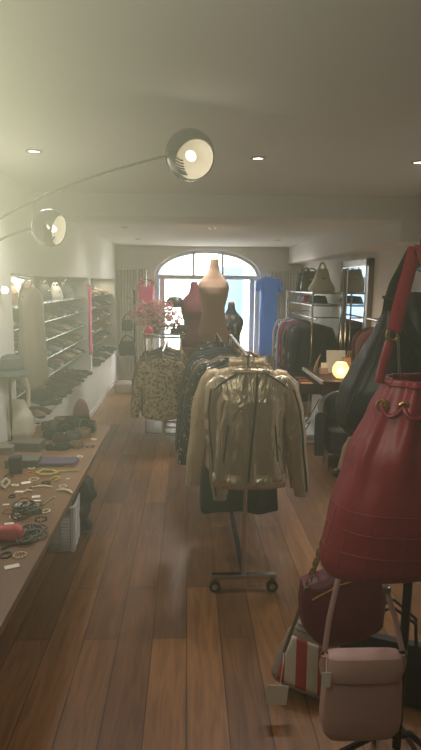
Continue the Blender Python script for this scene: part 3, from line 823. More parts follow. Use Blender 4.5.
g2 = 'garments on the front rolling rack'
jr2 = (FX+.015, FY+.20, FZ)
hanger('wooden hanger of the matte beige jacket behind the metallic one', (FX+.015, FY+.20, FZ), .40)
j2 = garment('light_jacket', 'matte beige-gold jacket hanging right behind the metallic jacket', 'jacket', jr2, PALE, .44, .60, .085, .64, .05, R(-4), None, .075, None, 9, splay=.085, detail=2)
MB().loft([sring(0, 0, -.01, .105, .055, 2.4, 32), sring(0, 0, .03, .10, .05, 2.4, 32)], False, False).build('collar', PALE, j2, solid=.005)
sk1 = (FX+.0, FY+.35, FZ)
garment('long_dress', 'black dress whose hem shows below the metallic jacket', 'dress', sk1, BLACKF, .45, .90, .075, 0, .10, 0, None, .085, None, 11)
hanger('wooden hanger of the black dress on the front rack', sk1)
SEQ = spotmat('black_sequins', 120, [(0, (16, 16, 18)), (.55, (34, 34, 36)), (.86, (90, 90, 88)), (.95, (190, 190, 185))], .3, .5, out='Color')
BRN = mat('bronze_brown_satin', (92, 70, 46), .45, bump=.3, bscale=14)
lst = [('sequin_jacket', 'black sequinned jacket third layer on the front rack', SEQ, .44, .66, .60, SEQ), ('bronze_blouse', 'bronze satin blouse behind the sequinned jacket on the front rack', BRN, .42, .62, .56, BRN),
       ('sequin_jacket', 'black jacket with sequinned sleeves near the far end of the front rack', BLACKF, .46, .68, .62, SEQ), ('black_coat', 'plain black coat at the far end of the front rack', BLACKF, .46, .84, .62, BLACKF),
       ('black_coat', 'charcoal coat between sequinned jackets on the front rack', CHAR, .45, .8, .6, CHAR)]
for i, (nm, lb, m, sw_, ll, s_, smm) in enumerate(lst):
    r_ = (FX-.035-.006*i, FY+.50+.155*i, FZ)
    garment(nm, lb, 'jacket' if 'jacket' in nm else 'coat' if 'coat' in nm else 'blouse', r_, m, sw_-.03, ll, .07, s_, .03, R(-4), None, .085, smm, 20+i, splay=.10)
    hanger('wooden hanger of the %s' % lb.split(' on the')[0].split(' near the')[0].split(' at the')[0], (FX, FY+.50+.155*i, FZ))

# ---- middle rack with black clothes
MY = 4.95; MX = at(222, 360, Y=MY).x; MZ = at(210, 343, Y=MY).z
rack('low_clothes_rack', 'dark clothes rack between the leopard blouse and the metallic jackets', MX, MY, MY+.95, MZ, .18, BLACKM)
for i in range(6):
    m, smm, nm, lb = [(BLACKF, SEQ, 'sequin_jacket', 'black jacket with glittering sleeves at the front of the middle rack'), (BLACKF, BLACKF, 'black_coat', 'plain black coat second on the middle rack'),
                  (CHAR, CHAR, 'black_coat', 'charcoal coat third on the middle rack'), (SEQ, SEQ, 'sequin_jacket', 'fully sequinned jacket fourth on the middle rack'),
                  (BLACKF, BLACKF, 'black_coat', 'black coat fifth on the middle rack'), (CHAR, CHAR, 'black_coat', 'charcoal coat last on the middle rack')][i]
    r_ = (MX-.015*(i % 2), MY+.06+.15*i, MZ)
    garment(nm, lb, 'jacket' if 'jacket' in nm else 'coat', r_, m, .40, .74+.04*(i % 3), .07, .60, .02, R(-3), None, .085, smm, 40+i)
    hanger('black hanger %s from the front on the middle rack' % ORD[i], (MX, MY+.06+.15*i, MZ), m=BLACKM)

# ---- leopard rack with the shelf on top
LY = 6.0; LX = at(163, 350, Y=LY).x; LZ = at(163, 350, Y=LY).z
rk = rack('shelf_clothes_rack', 'chrome clothes rack with a glass top shelf behind the leopard blouse', LX, LY, LY+1.2, LZ, .20, CHROME, .06, False, over=.17)
SZ = at(180, 337, Y=LY+.1).z
for y in (.02, 1.18):
    for s in (-1, 1): MB().tube([(s*.19, y, .06), (s*.19, y, SZ+.03)], .01, 10).build('post', CHROME, rk)
    for dz in (0, .035): MB().tube([(-.22, y, SZ+dz), (.24, y, SZ+dz)], .009, 10).build('shelf_rail', CHROME, rk)
MB().box(-.21, .23, .02, 1.18, SZ-.006, SZ+.006).build('glass_shelf', SHELFG, rk, smooth=False)
for s in (-1, 1): MB().tube([(s*.19, .02, SZ), (s*.19, 1.18, SZ)], .008, 8).build('shelf_rail', CHROME, rk)
for z, w_ in ((.05, .21), (.15, .18), (.21, .17)): MB().tube([(.02, -.02, z), (.02+w_, -.02, z)], .011, 8).build('base_bar', CHROME, rk)
LEO = spotmat('leopard_print', 34, [(0, (92, 66, 36)), (.20, (52, 42, 30)), (.36, (150, 124, 84)), (.62, (172, 148, 106))], .7)
lr = (LX, LY-.13, LZ)
hanger('wooden hanger holding the leopard blouse', lr, .38)
lb_ = garment('leopard_blouse', 'leopard print blouse facing the camera on the left rack', 'blouse', lr, LEO, .40, .64, .08, .56, .06, 0, None, .085, None, 60, splay=.10)
MB().tube([(.085*math.cos(a), -.052-.012*abs(math.sin(a)), -.035+.04*math.sin(a)) for a in [PI+PI*i/14 for i in range(15)]], .007, 8).build('neckline', BRN, lb_)
cl = [(BRN, 'bronze satin blouse second on the leopard rack'), (mat('olive_cloth', (78, 72, 50), .85, var=.2), 'olive blouse third on the leopard rack'), (CHAR, 'charcoal blouse fourth on the leopard rack'),
      (mat('wine_cloth', (76, 30, 34), .8, var=.2), 'wine red longer blouse fifth on the leopard rack'), (BLACKF, 'black long blouse last on the leopard rack'), (LEO, 'second leopard blouse hidden mid rack behind the front one')]
for i, (m, lb) in enumerate(cl):
    r_ = (LX-.045+.03*(i % 2), LY+.16+.16*i, LZ)
    garment('hanging_blouse', lb, 'blouse', r_, m, .43, .64+.05*(i % 4), .07, .58, .04, R(2), None, .085, None, 70+i)
    hanger('wooden hanger %s from the front on the leopard rack' % ORD[i+1], (LX, LY+.16+.16*i, LZ))
# things on the shelf: flowers, bags, cap
fvp = Vector((LX-.10, LY+.45, SZ+.006))
vs = thing('flower_vase', 'slim grey vase holding the pink dried flowers on the rack shelf', 'vase', fvp)
MB().lathe([(.045, 0), (.055, .04), (.045, .06), (.035, .08), (.040, .09)], 24, cap1=False).build('vase_body', mat('grey_glaze', (120, 122, 124), .3), vs, solid=.003)
fb = thing('dried_flowers', 'large bunch of pink dried flowers in a vase on the rack shelf', 'flowers', fvp+Vector((0, 0, .03)))
rf = random.Random(5)
PF = [mat('pink_petals', (222, 164, 162), .8), mat('pale_pink_petals', (236, 200, 194), .8), mat('rose_petals', (196, 126, 130), .8)]
st = MB(); bl_ = [MB(), MB(), MB()]
for i in range(420):
    a = rf.uniform(0, 2*PI); u = rf.random(); e = .30*math.sqrt(u)
    z = .03+.31*rf.random()**.9; e *= .35+.65*math.sin(PI*min(1, .12+z/.44))
    c = (e*math.cos(a), e*math.sin(a)*.8, z)
    if i % 6 == 0: st.tube([(0, 0, .02), (c[0]*.35, c[1]*.35, z*.6), c], .002, 4)
    mb = bl_[rf.choice((0, 0, 1, 2))]
    for k in range(3):
        mb.ball((c[0]+rf.uniform(-.012, .012), c[1]+rf.uniform(-.012, .012), c[2]+rf.uniform(-.012, .012)), rf.uniform(.010, .018), 5, 3, (1, 1, .7))
st.build('stems', mat('dry_stem', (110, 92, 70), .9), fb)
for nm, mb, m in zip(('mid_pink_blossoms', 'pale_blossoms', 'deep_rose_blossoms'), bl_, PF):
    o = mb.build(nm, m, fb); o['kind'] = 'stuff'
handbag('small black handbag with round handles on the rack shelf before the window', (LX+.13, LY+.35, SZ+.006), .13, .07, .07, BLKL, .1, .09)
handbag('black clutch bag with thin handle at the right of the rack shelf', (LX+.20, LY+.75, SZ+.006), .16, .08, .07, CHAR, .0, .10)
cs = Vector((at(175, 312, Y=LY+1.0).x, LY+1.0, SZ+.006))
ct = thing('cap_stand', 'thin black stand carrying the black cap above the rack shelf', 'stand', cs)
MB().lathe([(.06, 0), (.06, .01), (.006, .015), (.006, .29), (.03, .3)], 18).build('pole', BLACKM, ct)
cp = thing('rounded_hat', 'black rounded cap against the bright arched window', 'hat', cs+Vector((0, 0, .285)), R(20))
MB().lathe([(.105, .0), (.11, .03), (.10, .08), (.07, .115), (.002, .125)], 28, cap0=False).build('crown', BLKL, cp, solid=.004)
MB().loft([sring(0, -.12, -.004, .085, .07, 2.2, 28), sring(0, -.12, .004, .085, .07, 2.2, 28)]).build('peak', BLKL, cp)
MAGB = mat('magenta_cloth', (222, 52, 110), .7)
q = MB().loft([sring(0, 0, z, .05*math.sin(PI*(.15+.8*z/.11))+.003, .045*math.sin(PI*(.15+.8*z/.11))+.003, 2.1, 20, .05, 5) for z in [i*.011 for i in range(11)]])
tag(q.build('magenta_pouch', MAGB, loc=(LX-.16, LY+.12, SZ+.006)), 'bright magenta pouch on the rack shelf below the pink flowers', 'pouch')

# ------------------------------------------------------------------ bust forms
def bust(name, label, px, ytop, Y, w, m, capm, hasarm=False, lean=0, pole_m=BLACKM, sc_=1.0, neck=.13):
    p = at(px, 330, Y=Y); zt = at(px, ytop, Y=Y).z
    t = thing(name, label, 'mannequin', (p.x, Y, 0))
    h = .92*sc_
    z0 = zt-h
    tabb = [(0, .44*w, .30*w), (.10*h, .47*w, .33*w), (.32*h, .36*w, .25*w), (.42*h, .36*w, .26*w), (.58*h, .46*w, .34*w), (.66*h, .49*w, .30*w), (.72*h, .46*w, .24*w), (.78*h, .34*w, .19*w), (.84*h, .21*w, .16*w), (.90*h, .15*w, .13*w), (h, .125*w, .12*w)]
    rings = []
    for i in range(45):
        z = h*i/44; a, d = lerp(tabb, z)
        rings.append(sring(lean*max(0, z/h-.8)*.5, 0, z0+z, a, d, 2.2, 40))
    MB().loft(rings).build('torso', m, t)
    MB().lathe([(.118*w, 0), (.118*w, .008), (.03, .018)], 24, (lean*.1, 0, z0+h)).build('neck_cap', capm, t)
    MB().tube([(0, 0, .02), (0, 0, z0+.03)], .015, 12).build('pole', pole_m, t)
    MB().lathe([(.17, 0), (.17, .012), (.04, .03), (.017, .05)], 28).build('base', pole_m, t)
    return t, z0, h
BEIGE = mat('beige_linen', (166, 132, 106), .9, bump=.15, bscale=150, var=.06)
bust('dress_form', 'beige linen dress form without clothes before the arched window', 213, 260, 6.75, .385, BEIGE, WOODH, lean=.10, sc_=1.04)
WINE = mat('wine_red_knit', (84, 22, 38), .85, bump=.2, var=.1)
t, z0, h = bust('dress_form', 'dress form in a dark red high-necked top left of the beige one', 194, 283, 7.15, .36, WINE, WINE, sc_=.9)
MB().loft([sring(0, 0, z0+.03-.25*u, .175+.05*u, .125+.04*u, 2.2, 36, .05*u, 8) for u in [i/8 for i in range(9)]], False, False).build('skirt', WINE, t, solid=.004)
FLOR = spotmat('dark_floral_print', 26, [(0, (30, 30, 36)), (.5, (64, 60, 66)), (.72, (120, 104, 100)), (.88, (40, 48, 60))], .8, out='Color')
bust('dress_form', 'dress form in a dark patterned top right of the beige one', 231, 303, 7.4, .34, FLOR, WOODH, sc_=.8)

# ------------------------------------------------------------------ back wall: radiators, dress, top, stand
def radiator(label, xa, xb, z0, z1):
    t = thing('column_radiator', label, 'radiator', ((xa+xb)/2, YB-.09, 0))
    n = int((xb-xa)/.046)
    for i in range(n):
        x = -(xb-xa)/2+(i+.5)*(xb-xa)/n
        MB().tube([(x, 0, z0), (x, 0, z0+.03), (x, 0, z1-.03), (x, 0, z1)], [.010, .014, .014, .010], 10, flat=(1, 2)).build('column', RADM, t)
    for z in (z0+.03, z1-.03):
        MB().tube([(-(xb-xa)/2, 0, z), ((xb-xa)/2, 0, z)], .016, 10).build('header', RADM, t)
        for sx in (-1, 1): MB().tube([(sx*(xb-xa)*.3, 0, z), (sx*(xb-xa)*.3, .09, z)], .012, 8).build('wall_bracket', RADM, t)
    return t
radiator('tall white column radiator in the left rear corner behind the coat stand', -1.20, -.70, .12, 1.95)
radiator('tall white column radiator behind the blue dress', 1.36, 1.88, .12, 1.93)
BLUE = mat('bright_blue_crepe', (84, 138, 226), .8, bump=.15, bscale=30, var=.08)
pb = at(269.5, 273, Y=9.74)
garment('blue_dress', 'long bright blue short-sleeved dress hanging by the arched window', 'dress', (pb.x, 9.74, pb.z), BLUE, .31, 1.36, .06, .17, .04, 0, None, .075, None, 90, splay=.05)
hanger('wooden hanger holding the blue dress', (pb.x, 9.74, pb.z), .32)
MB_ = MB().tube([(pb.x-.05, YB-.02, pb.z+.02), (pb.x, 9.74, pb.z+.018), (pb.x+.05, YB-.02, pb.z+.02)], .006, 6).build('wall_hook', CHROME)
tag(MB_, 'small wall hook carrying the blue dress', 'hook')
PK = mat('hot_pink_silk', (224, 66, 140), .6, bump=.2, bscale=20, var=.1)
pp = at(146, 274, Y=9.74)
pk_t = thing('sleeveless_blouse', 'hot pink strappy top hanging in front of the left radiator', 'top', (pp.x, 9.74, pp.z-.085))
tabp = [(-.10, .125, .03), (-.20, .13, .05), (-.36, .125, .05), (-.60, .16, .055)]
MB().loft([[(x, y, z_-(.045*max(0, 1-abs(x)/.06) if k_ < 2 else 0)) for x, y, z_ in sring(0, 0, -.10-.5*k_/14, *lerp(tabp, -.10-.5*k_/14), 2.5, 40, .05*k_/14, 8, k_*.1)] for k_ in range(15)], False, False).build('garment_body', PK, pk_t, solid=.003)
for s_ in (-1, 1):
    MB().strap([(s_*.105, -.022, -.10), (s_*.085, -.012, -.02), (s_*.07, 0, .002), (s_*.085, .012, -.02), (s_*.105, .022, -.10)], .022, .004).build('shoulder_strap', PK, pk_t)
hanger('wooden hanger holding the hot pink top', (pp.x, 9.74, pp.z), .28)
MB_ = MB().tube([(pp.x-.05, YB-.02, pp.z+.02), (pp.x, 9.74, pp.z+.018), (pp.x+.05, YB-.02, pp.z+.02)], .006, 6).build('wall_hook', CHROME)
tag(MB_, 'small wall hook carrying the hot pink top', 'hook')
# coat stand
pc = at(135, 340, Y=9.2)
cs_ = thing('coat_stand', 'thin dark coat stand with hooks before the left radiator', 'coat stand', (pc.x, 9.2, 0))
ztop = at(135, 290, Y=9.2).z
MB().tube([(0, 0, .02), (0, 0, ztop)], .014, 10).build('pole', BLACKM, cs_)
MB().lathe([(.17, 0), (.17, .015), (.02, .03)], 24).build('base', BLACKM, cs_)
for k, (dx, dz) in enumerate(((-.13, -.12), (.07, -.16), (-.10, -.40), (-.12, -.75))):
    MB().tube([(0, 0, ztop+dz-.03), (dx*.6, -.02, ztop+dz-.01), (dx, -.03, ztop+dz+.03)], .007, 8).build('hook', CHROME, cs_)
def hung_bag(label, x, y, zhook, w, h, m, sl_=.12, name='shoulder_bag', d=.09):
    t = thing(name, label, 'bag', (x, y, zhook-sl_-h))
    tabb = [(0, w*.36, d*.35), (.15*h, w*.48, d*.5), (.7*h, w*.46, d*.4), (h, w*.36, d*.18)]
    MB().loft([sring(0, 0, h*i/10, *lerp(tabb, h*i/10), 3, 28) for i in range(11)]).build('bag_body', m, t)
    MB().tube([(-w*.36, 0, h-.015), (-w*.22, 0, h+sl_*.6), (0, 0, h+sl_), (w*.22, 0, h+sl_*.6), (w*.36, 0, h-.015)], .007, 8).build('strap', m, t)
    return t
hung_bag('dark grey bag hanging low on the coat stand', pc.x-.12, 9.14, ztop-.72, .30, .24, CHAR, .10)
hung_bag('charcoal bag hanging mid height on the coat stand', pc.x-.11, 9.11, ztop-.37, .20, .18, shades[1][1], .10)
pf = at(131, 379, Z=.02)
pu = thing('floor_pouf', 'small beige round pouf on the floor by the left radiator', 'pouf', (pf.x, min(pf.y, 9.0)-.25, 0))
MB().lathe([(.13, 0), (.15, .03), (.155, .09), (.145, .15), (.11, .18), (.03, .19)], 28).build('cushion', mat('beige_boucle', (170, 150, 134), .9, bump=.3, bscale=90), pu)
MB().torus((0, 0, .10), .155, .005, 28, 6).build('piping', TAUPE, pu)

# pink scarf at the niche divider, brown coat in the niche
SCF = mat('pink_scarf_silk', (226, 78, 138), .7, bump=.25, bscale=25)
za, zb = at(89, 285, X=XL).z, at(92, 352, X=XL).z
q = MB(); rings = []
for i in range(20):
    z = za+(zb-za)*i/19
    rings.append(sring(.0, .02*math.sin(i*.35), z, .018, .045+.012*math.sin(i*.9), 2.3, 28, .12, 6, i*.25))
sy_ = at(90, 320, X=XL+.03).y
s_ = thing('pink_scarf', 'long bright pink scarf hanging on the divider between the shoe niches', 'scarf', (XL+.032, sy_, 0))
q.loft(rings).build('cloth', SCF, s_)
MB().tube([(-.04, 0, za+.01), (-.0, 0, za+.0), (.0, 0, za+.03)], .006, 8).build('peg', CHROME, s_)
dy = at(30, 320, X=XL+.07)
DR = mat('taupe_satin_coat', (120, 104, 84), .6, bump=.3, bscale=14, var=.12)
dz_ = at(30, 279, X=XL+.07).z
garment('long_coat', 'long taupe-brown dress hanging at the left end of the shoe niche', 'dress', (XL+.085, dy.y, dz_), DR, .34, .74, .055, 0, .06, R(82), None, .075, None, 95)
hanger('chrome hanger of the taupe-brown dress', (XL+.085, dy.y, dz_), .32, CHROME, R(82))
o = MB().tube([(XL-.01, dy.y, dz_+.01), (XL+.06, dy.y, dz_-.002), (XL+.11, dy.y, dz_+.004), (XL+.12, dy.y, dz_+.02)], .006, 8).build('wall_peg', CHROME); tag(o, 'chrome wall peg carrying the taupe-brown dress', 'hook')

# ------------------------------------------------------------------ right side
RX = 1.62
RY0, RY1 = 6.95, 8.75
RZ = at(300, 318, Y=7.2).z
us = thing('shelf_rail_unit', 'chrome shelf unit with clothes rail and glass shelves by the right wall', 'shelf unit', (RX, RY0, 0))
lu = RY1-RY0
z1s, z2s = at(325, 293, Y=7.2).z, at(325, 305, Y=7.2).z
for y in (0, lu):
    for x in (-.08, .30): MB().tube([(x, y, 0), (x, y, z1s+.02)], .012, 10).build('post', CHROME, us)
    MB().tube([(-.08, y, RZ+.02), (.30, y, RZ+.02)], .009, 8).build('cross_bar', CHROME, us)
MB().tube([(-.02, 0, RZ), (-.02, lu, RZ)], .012, 10).build('rail', CHROME, us)
for z in (z1s, z2s):
    s = MB().box(-.08, .30, 0, lu, z-.008, z+.008).build('glass_shelf', SHELFG, us, smooth=False)
    for x in (-.08, .30): MB().tube([(x, 0, z), (x, lu, z)], .010, 8).build('edge_tube', CHROME, s)
    MB().tube([(-.08, 0, z), (.30, 0, z)], .010, 8).build('edge_tube', CHROME, s)
PR = {}
def flo(name, a, b, c): return spotmat(name, 22, [(0, a), (.45, b), (.75, c)], .8, out='Color')
rg = [(mat('sand_cloth', (190, 160, 106), .85), 'sand yellow blouse at the window end', .70), (mat('mid_blue_cloth', (70, 96, 150), .85), 'mid-blue blouse', .95),
      (flo('teal_floral', (40, 70, 76), (110, 140, 140), (190, 190, 180)), 'teal floral dress', 1.02), (mat('pale_blue_cloth', (140, 160, 190), .85), 'pale blue dress', 1.05),
      (mat('brick_red_cloth', (140, 44, 44), .85), 'brick red blouse', .8), (flo('rose_floral', (90, 40, 50), (150, 90, 90), (60, 50, 60)), 'rose floral dress', 1.0),
      (mat('burgundy_cloth', (92, 28, 40), .85), 'burgundy dress', .95), (mat('slate_cloth', (80, 84, 92), .85), 'slate grey blouse', .85),
      (flo('dark_print', (30, 30, 36), (70, 60, 60), (110, 100, 90)), 'dark printed dress', 1.0), (mat('wine_cloth', (76, 30, 34), .8), 'wine red jacket', .8), (CHAR, 'charcoal jacket', .85), (flo('navy_print', (24, 28, 44), (40, 44, 64), (100, 100, 110)), 'navy printed dress', .95), (CHAR, 'charcoal coat', .95),
      (BLACKF, 'black coat nearest the desk', .96)]
for i, (m, lb, ll) in enumerate(rg):
    y = RY1-.12-i*(lu-.2)/(len(rg)-1)
    nm = lb.split(' at ')[0].split(' nearest')[0].replace('-', '_').replace(' ', '_')
    full = lb+' hanging on the right rack' + ('' if 'nearest' in lb or ' at ' in lb else ', %s from the window' % ORD[i])
    rl = (RX-.02, y, RZ)
    garment(nm, full, nm.split('_')[-1], rl, m, .44, ll, .06, .55, .03, R(random.uniform(-6, 6)+2), None, .085, None, 100+i, splay=.03)
    hanger('wooden hanger of the %s on the right rack' % lb.split(' at ')[0].split(' nearest')[0], rl, .40)
# bags on its shelves
handbag('dark grey handbag at the back of the upper glass shelf', (RX+.11, 8.35, z1s+.009), .30, .26, .14, shades[1][1], .1, .10)
handbag('greenish-black handbag in the middle of the upper glass shelf', (RX+.11, 7.95, z1s+.009), .30, .28, .15, mat('moss_black_leather', (62, 66, 56), .55), -.1, .06)
handbag('beige triangular handbag with a looping handle on the upper glass shelf', (RX+.13, 7.40, z1s+.009), .36, .30, .16, mat('beige_leather', (168, 156, 132), .55), .1, .10, top=.4)
handbag('small navy handbag on the lower glass shelf', (RX+.11, 7.5, z2s+.009), .26, .10, .12, shades[6][1], .0, .02)
handbag('small magenta handbag on the lower glass shelf', (RX+.05, 7.85, z2s+.009), .18, .10, .1, mat('raspberry_leather', (150, 50, 80), .5), .2, .02)
handbag('small light blue handbag on the lower glass shelf', (RX+.06, 8.2, z2s+.009), .18, .10, .1, mat('powder_blue_leather', (140, 160, 190), .5), -.2, .02)
# tall wall mirror
my0, my1 = at(370, 300, X=XR-.03).y, at(340.5, 300, X=XR-.05).y
mt = at(341, 262, Y=my1).z
tm = thing('wall_mirror', 'tall silver framed mirror on the right wall above the desk', 'mirror', (XR, (my0+my1)/2, 0))
hl_ = (my1-my0)/2; mb0 = .62
SILV = mat('antique_silver_frame', (130, 122, 112), .35, .8, bump=.2, bscale=60)
MB().box(-.03, -.004, -hl_+.04, hl_-.04, mb0+.04, mt-.04).build('glass', MIRROR, tm, smooth=False)
q = MB().box(-.06, -.002, -hl_, -hl_+.10, mb0, mt).box(-.06, -.002, hl_-.10, hl_, mb0, mt).box(-.06, -.002, -hl_, hl_, mt-.08, mt).box(-.06, -.002, -hl_, hl_, mb0, mb0+.08)
q.build('frame', SILV, tm, smooth=False)
q = MB().box(-.066, -.05, -hl_+.09, -hl_+.105, mb0+.08, mt-.08).box(-.066, -.05, hl_-.105, hl_-.09, mb0+.08, mt-.08).box(-.066, -.05, -hl_+.09, hl_-.09, mt-.088, mt-.075)
q.build('inner_bead', CHROME, tm, smooth=False)
# small white framed mirror further forward
s0, s1 = at(409, 300, X=XR-.02), at(391, 300, X=XR-.02)
sm_ = thing('small_mirror', 'small bright mirror on the right wall beside the black bag strap', 'mirror', (XR, (s0.y+s1.y)/2, at(400, 302, X=XR).z))
hh_ = (s1.y-s0.y)/2
MB().box(-.02, -.002, -hh_, hh_, -.20, .12).build('glass', MIRROR, sm_, smooth=False)
MB().box(-.03, -.002, -hh_-.02, hh_+.02, .115, .14).box(-.03, -.002, -hh_-.02, hh_+.02, -.22, -.195).box(-.03, -.002, -hh_-.02, -hh_, -.2, .12).box(-.03, -.002, hh_, hh_+.02, -.2, .12).build('frame', WHITE, sm_, smooth=False)
# desk
DZ = .70
d0 = at(294, 377, Y=6.05); dx0 = d0.x; DZ = at(320, 381, Y=5.75).z
dk = thing('sales_desk', 'dark wooden sales desk with white side panel and open drawer by right wall', 'desk', (0, 0, 0))
dxa, dxb, dya, dyb = at(322, 375, Y=5.75).x, 1.86, 5.72, 6.72
MB().box(dxa, dxb, dya, dyb, DZ-.03, DZ).build('desk_top', WALNUT, dk, smooth=False, bevel=.004)
MB().box(dxa+.02, dxb-.02, dya+.03, dyb-.03, DZ-.17, DZ-.03).build('drawer_case', WALNUT, dk, smooth=False)
MB().box(dxa+.10, dxa+.14, dya+.12, dyb-.1, .06, DZ-.17).build('side_panel', WHITE, dk, smooth=False, bevel=.003)
MB().box(dxa-.20, dxb-.1, dya+.14, dyb-.05, .07, .10).build('lower_shelf', WHITE, dk, smooth=False, bevel=.003)
MB().box(dxb-.12, dxb-.08, dya+.05, dyb-.05, 0, DZ-.03).build('end_panel', WALNUT, dk, smooth=False)
for y in (dya+.2, dyb-.12): MB().box(dxa-.16, dxa+.12, y-.02, y+.02, 0, .07).build('foot', WHITE, dk, smooth=False)
dxl = dxa-.24
dr = MB().box(dxl, dxl+.02, dya+.10, dyb-.10, DZ-.15, DZ-.035).build('drawer', mat('grey_oak', (158, 146, 134), .5, var=.15, vscale=20), dk, smooth=False, bevel=.003)
MB().box(dxl+.02, dxa+.05, dya+.10, dya+.12, DZ-.15, DZ-.045).box(dxl+.02, dxa+.05, dyb-.12, dyb-.10, DZ-.15, DZ-.045).box(dxl+.02, dxa+.05, dya+.10, dyb-.10, DZ-.155, DZ-.14).build('drawer_tray', WALNUT, dr, smooth=False)
MB().tube([(dxl-.015, (dya+dyb)/2-.06, DZ-.09), (dxl-.015, (dya+dyb)/2+.06, DZ-.09)], .006, 8).build('handle', STEEL, dr)
MB().box(dxa-.01, dxa+.012, dya, dyb, DZ-.032, DZ+.003).build('edge_strip', mat('pale_edge', (190, 184, 174), .4), dk, smooth=False)
for k, (yy, c, lb) in enumerate(((5.95, (196, 140, 60), 'orange-yellow small box in the open desk drawer'), (6.12, (130, 40, 36), 'dark red small box in the open desk drawer'), (6.3, (90, 40, 36), 'maroon small box at the back of the open desk drawer'))):
    tag(MB().box(-.06, .06, -.06, .06, 0, .085).build('small_box', mat('drawer_box_%s' % lb.split()[0], c, .6), smooth=False, bevel=.003, loc=(dxl+.13, yy, DZ-.139)), lb, 'box')
# globe lamp on the desk
gl = at(341, 374, Z=DZ)
gl = Vector((at(341, 364, Y=5.86).x, 5.86, DZ))
gt = thing('globe_table_lamp', 'glowing round faceted glass lamp on the desk', 'lamp', gl)
gm = mat('glowing_glass', (255, 226, 170), .3, emit=(255, 204, 128), estr=1.7)
gr = .092
prof = [(max(.002, gr*math.sin(PI*i/10)), gr*(1-math.cos(PI*i/10))) for i in range(1, 9)]
MB().lathe(prof, 12, (0, 0, .008), cap1=False).build('globe', gm, gt, smooth=False)
MB().lathe([(.05, 0), (.052, .01), (.04, .02)], 20).build('base', STEEL, gt)
MB().lathe([(.054, 0), (.06, .006), (.052, .012)], 20, (0, 0, .008+gr*(1-math.cos(PI*.8))-.004), cap0=False, cap1=False).build('rim', gm, gt)
light('POINT', 'globe_lamp_light', gl+Vector((0, 0, .23)), 2.2, (1, .74, .42), .06)
light('POINT', 'globe_lamp_light', gl+Vector((-.03, -.13, .10)), 1.2, (1, .74, .42), .05)
# other desk items
bb = Vector((at(338, 366, Y=6.25).x, 6.25, DZ))
o = MB().box(-.11, .11, -.004, .004, 0, .26).build('white_board', WHITE, smooth=False, bevel=.002, loc=bb+Vector((0, .06, .0)), M=Matrix.Rotation(R(-14), 4, 'X')); tag(o, 'white card leaning on the desk behind the globe lamp', 'card')
bs = Vector((at(351, 364, Y=6.1).x, 6.1, DZ))
bt = thing('paper_bag', 'brown paper bag with rope handles beside the globe lamp', 'bag', bs)
MB().loft([sring(0, 0, 0, .09, .05, 8, 32), sring(0, 0, .20, .095, .05, 8, 32)], True, False).build('bag_body', mat('kraft_paper', (150, 116, 78), .8), bt, solid=.002)
for s in (-1, 1): MB().tube([(-.04, s*.045, .19), (-.03, s*.04, .27), (.03, s*.04, .27), (.04, s*.045, .19)], .004, 6).build('handle', WOODH, bt)
hp = Vector((at(324, 368, Y=6.2).x, 6.2, DZ))
ch = thing('card_holder', 'small beige card holder on the desk left of the globe lamp', 'holder', hp)
MB().box(-.045, .045, -.03, .03, 0, .075).build('holder_body', mat('beige_clay', (170, 140, 122), .6), ch, smooth=False, bevel=.006)
MB().box(-.035, .035, -.004, .004, .06, .13).build('cards', CREAMT, ch, smooth=False)
o = MB().tube([(0, 0, 0), (.0, .0, .05), (.02, .01, .13), (.055, .02, .20)], [.022, .02, .012, .006], 10).build('table_ornament', WOODH, loc=hp+Vector((-.06, .15, 0))); tag(o, 'slanted brown wooden ornament on the desk behind the card holder', 'ornament')
# small rack with rust clothes near right wall
rp = at(369, 333, Y=5.1)
ry0 = 4.95
rz_ = rp.z+.10
wr = thing('wall_clothes_rail', 'chrome wall-mounted rail with rust-red clothes behind the black bag', 'clothes rail', (1.81, ry0, rz_))
MB().tube([(0, 0, 0), (0, .65, 0)], .011, 10).build('rail', CHROME, wr)
for y in (.02, .63):
    MB().tube([(0, y, 0), (.19, y, 0)], .009, 8).build('bracket', CHROME, wr)
    MB().tube([(.18, y, 0), (.19, y, 0)], .03, 16).build('wall_plate', CHROME, wr)
for i, (c, lb) in enumerate((((150, 74, 56), 'rust coloured blouse first on the rack behind the black bag'), ((120, 50, 44), 'brick red blouse second on the rack behind the black bag'), ((140, 90, 70), 'copper brown blouse third on the rack behind the black bag'), ((96, 40, 36), 'dark red blouse last on the rack behind the black bag'))):
    r_ = (1.81, ry0+.08+.14*i, rp.z+.10)
    garment('rust_blouse', lb, 'blouse', r_, mat('rust_cloth_%s' % lb.split()[0], c, .85, bump=.3, bscale=20, var=.2), .28, .46, .05, .36, .02, R(4), None, .085, None, 140+i, splay=.02)
    hanger('wooden hanger of the %s' % lb.split(' on the rack')[0], r_, .27)
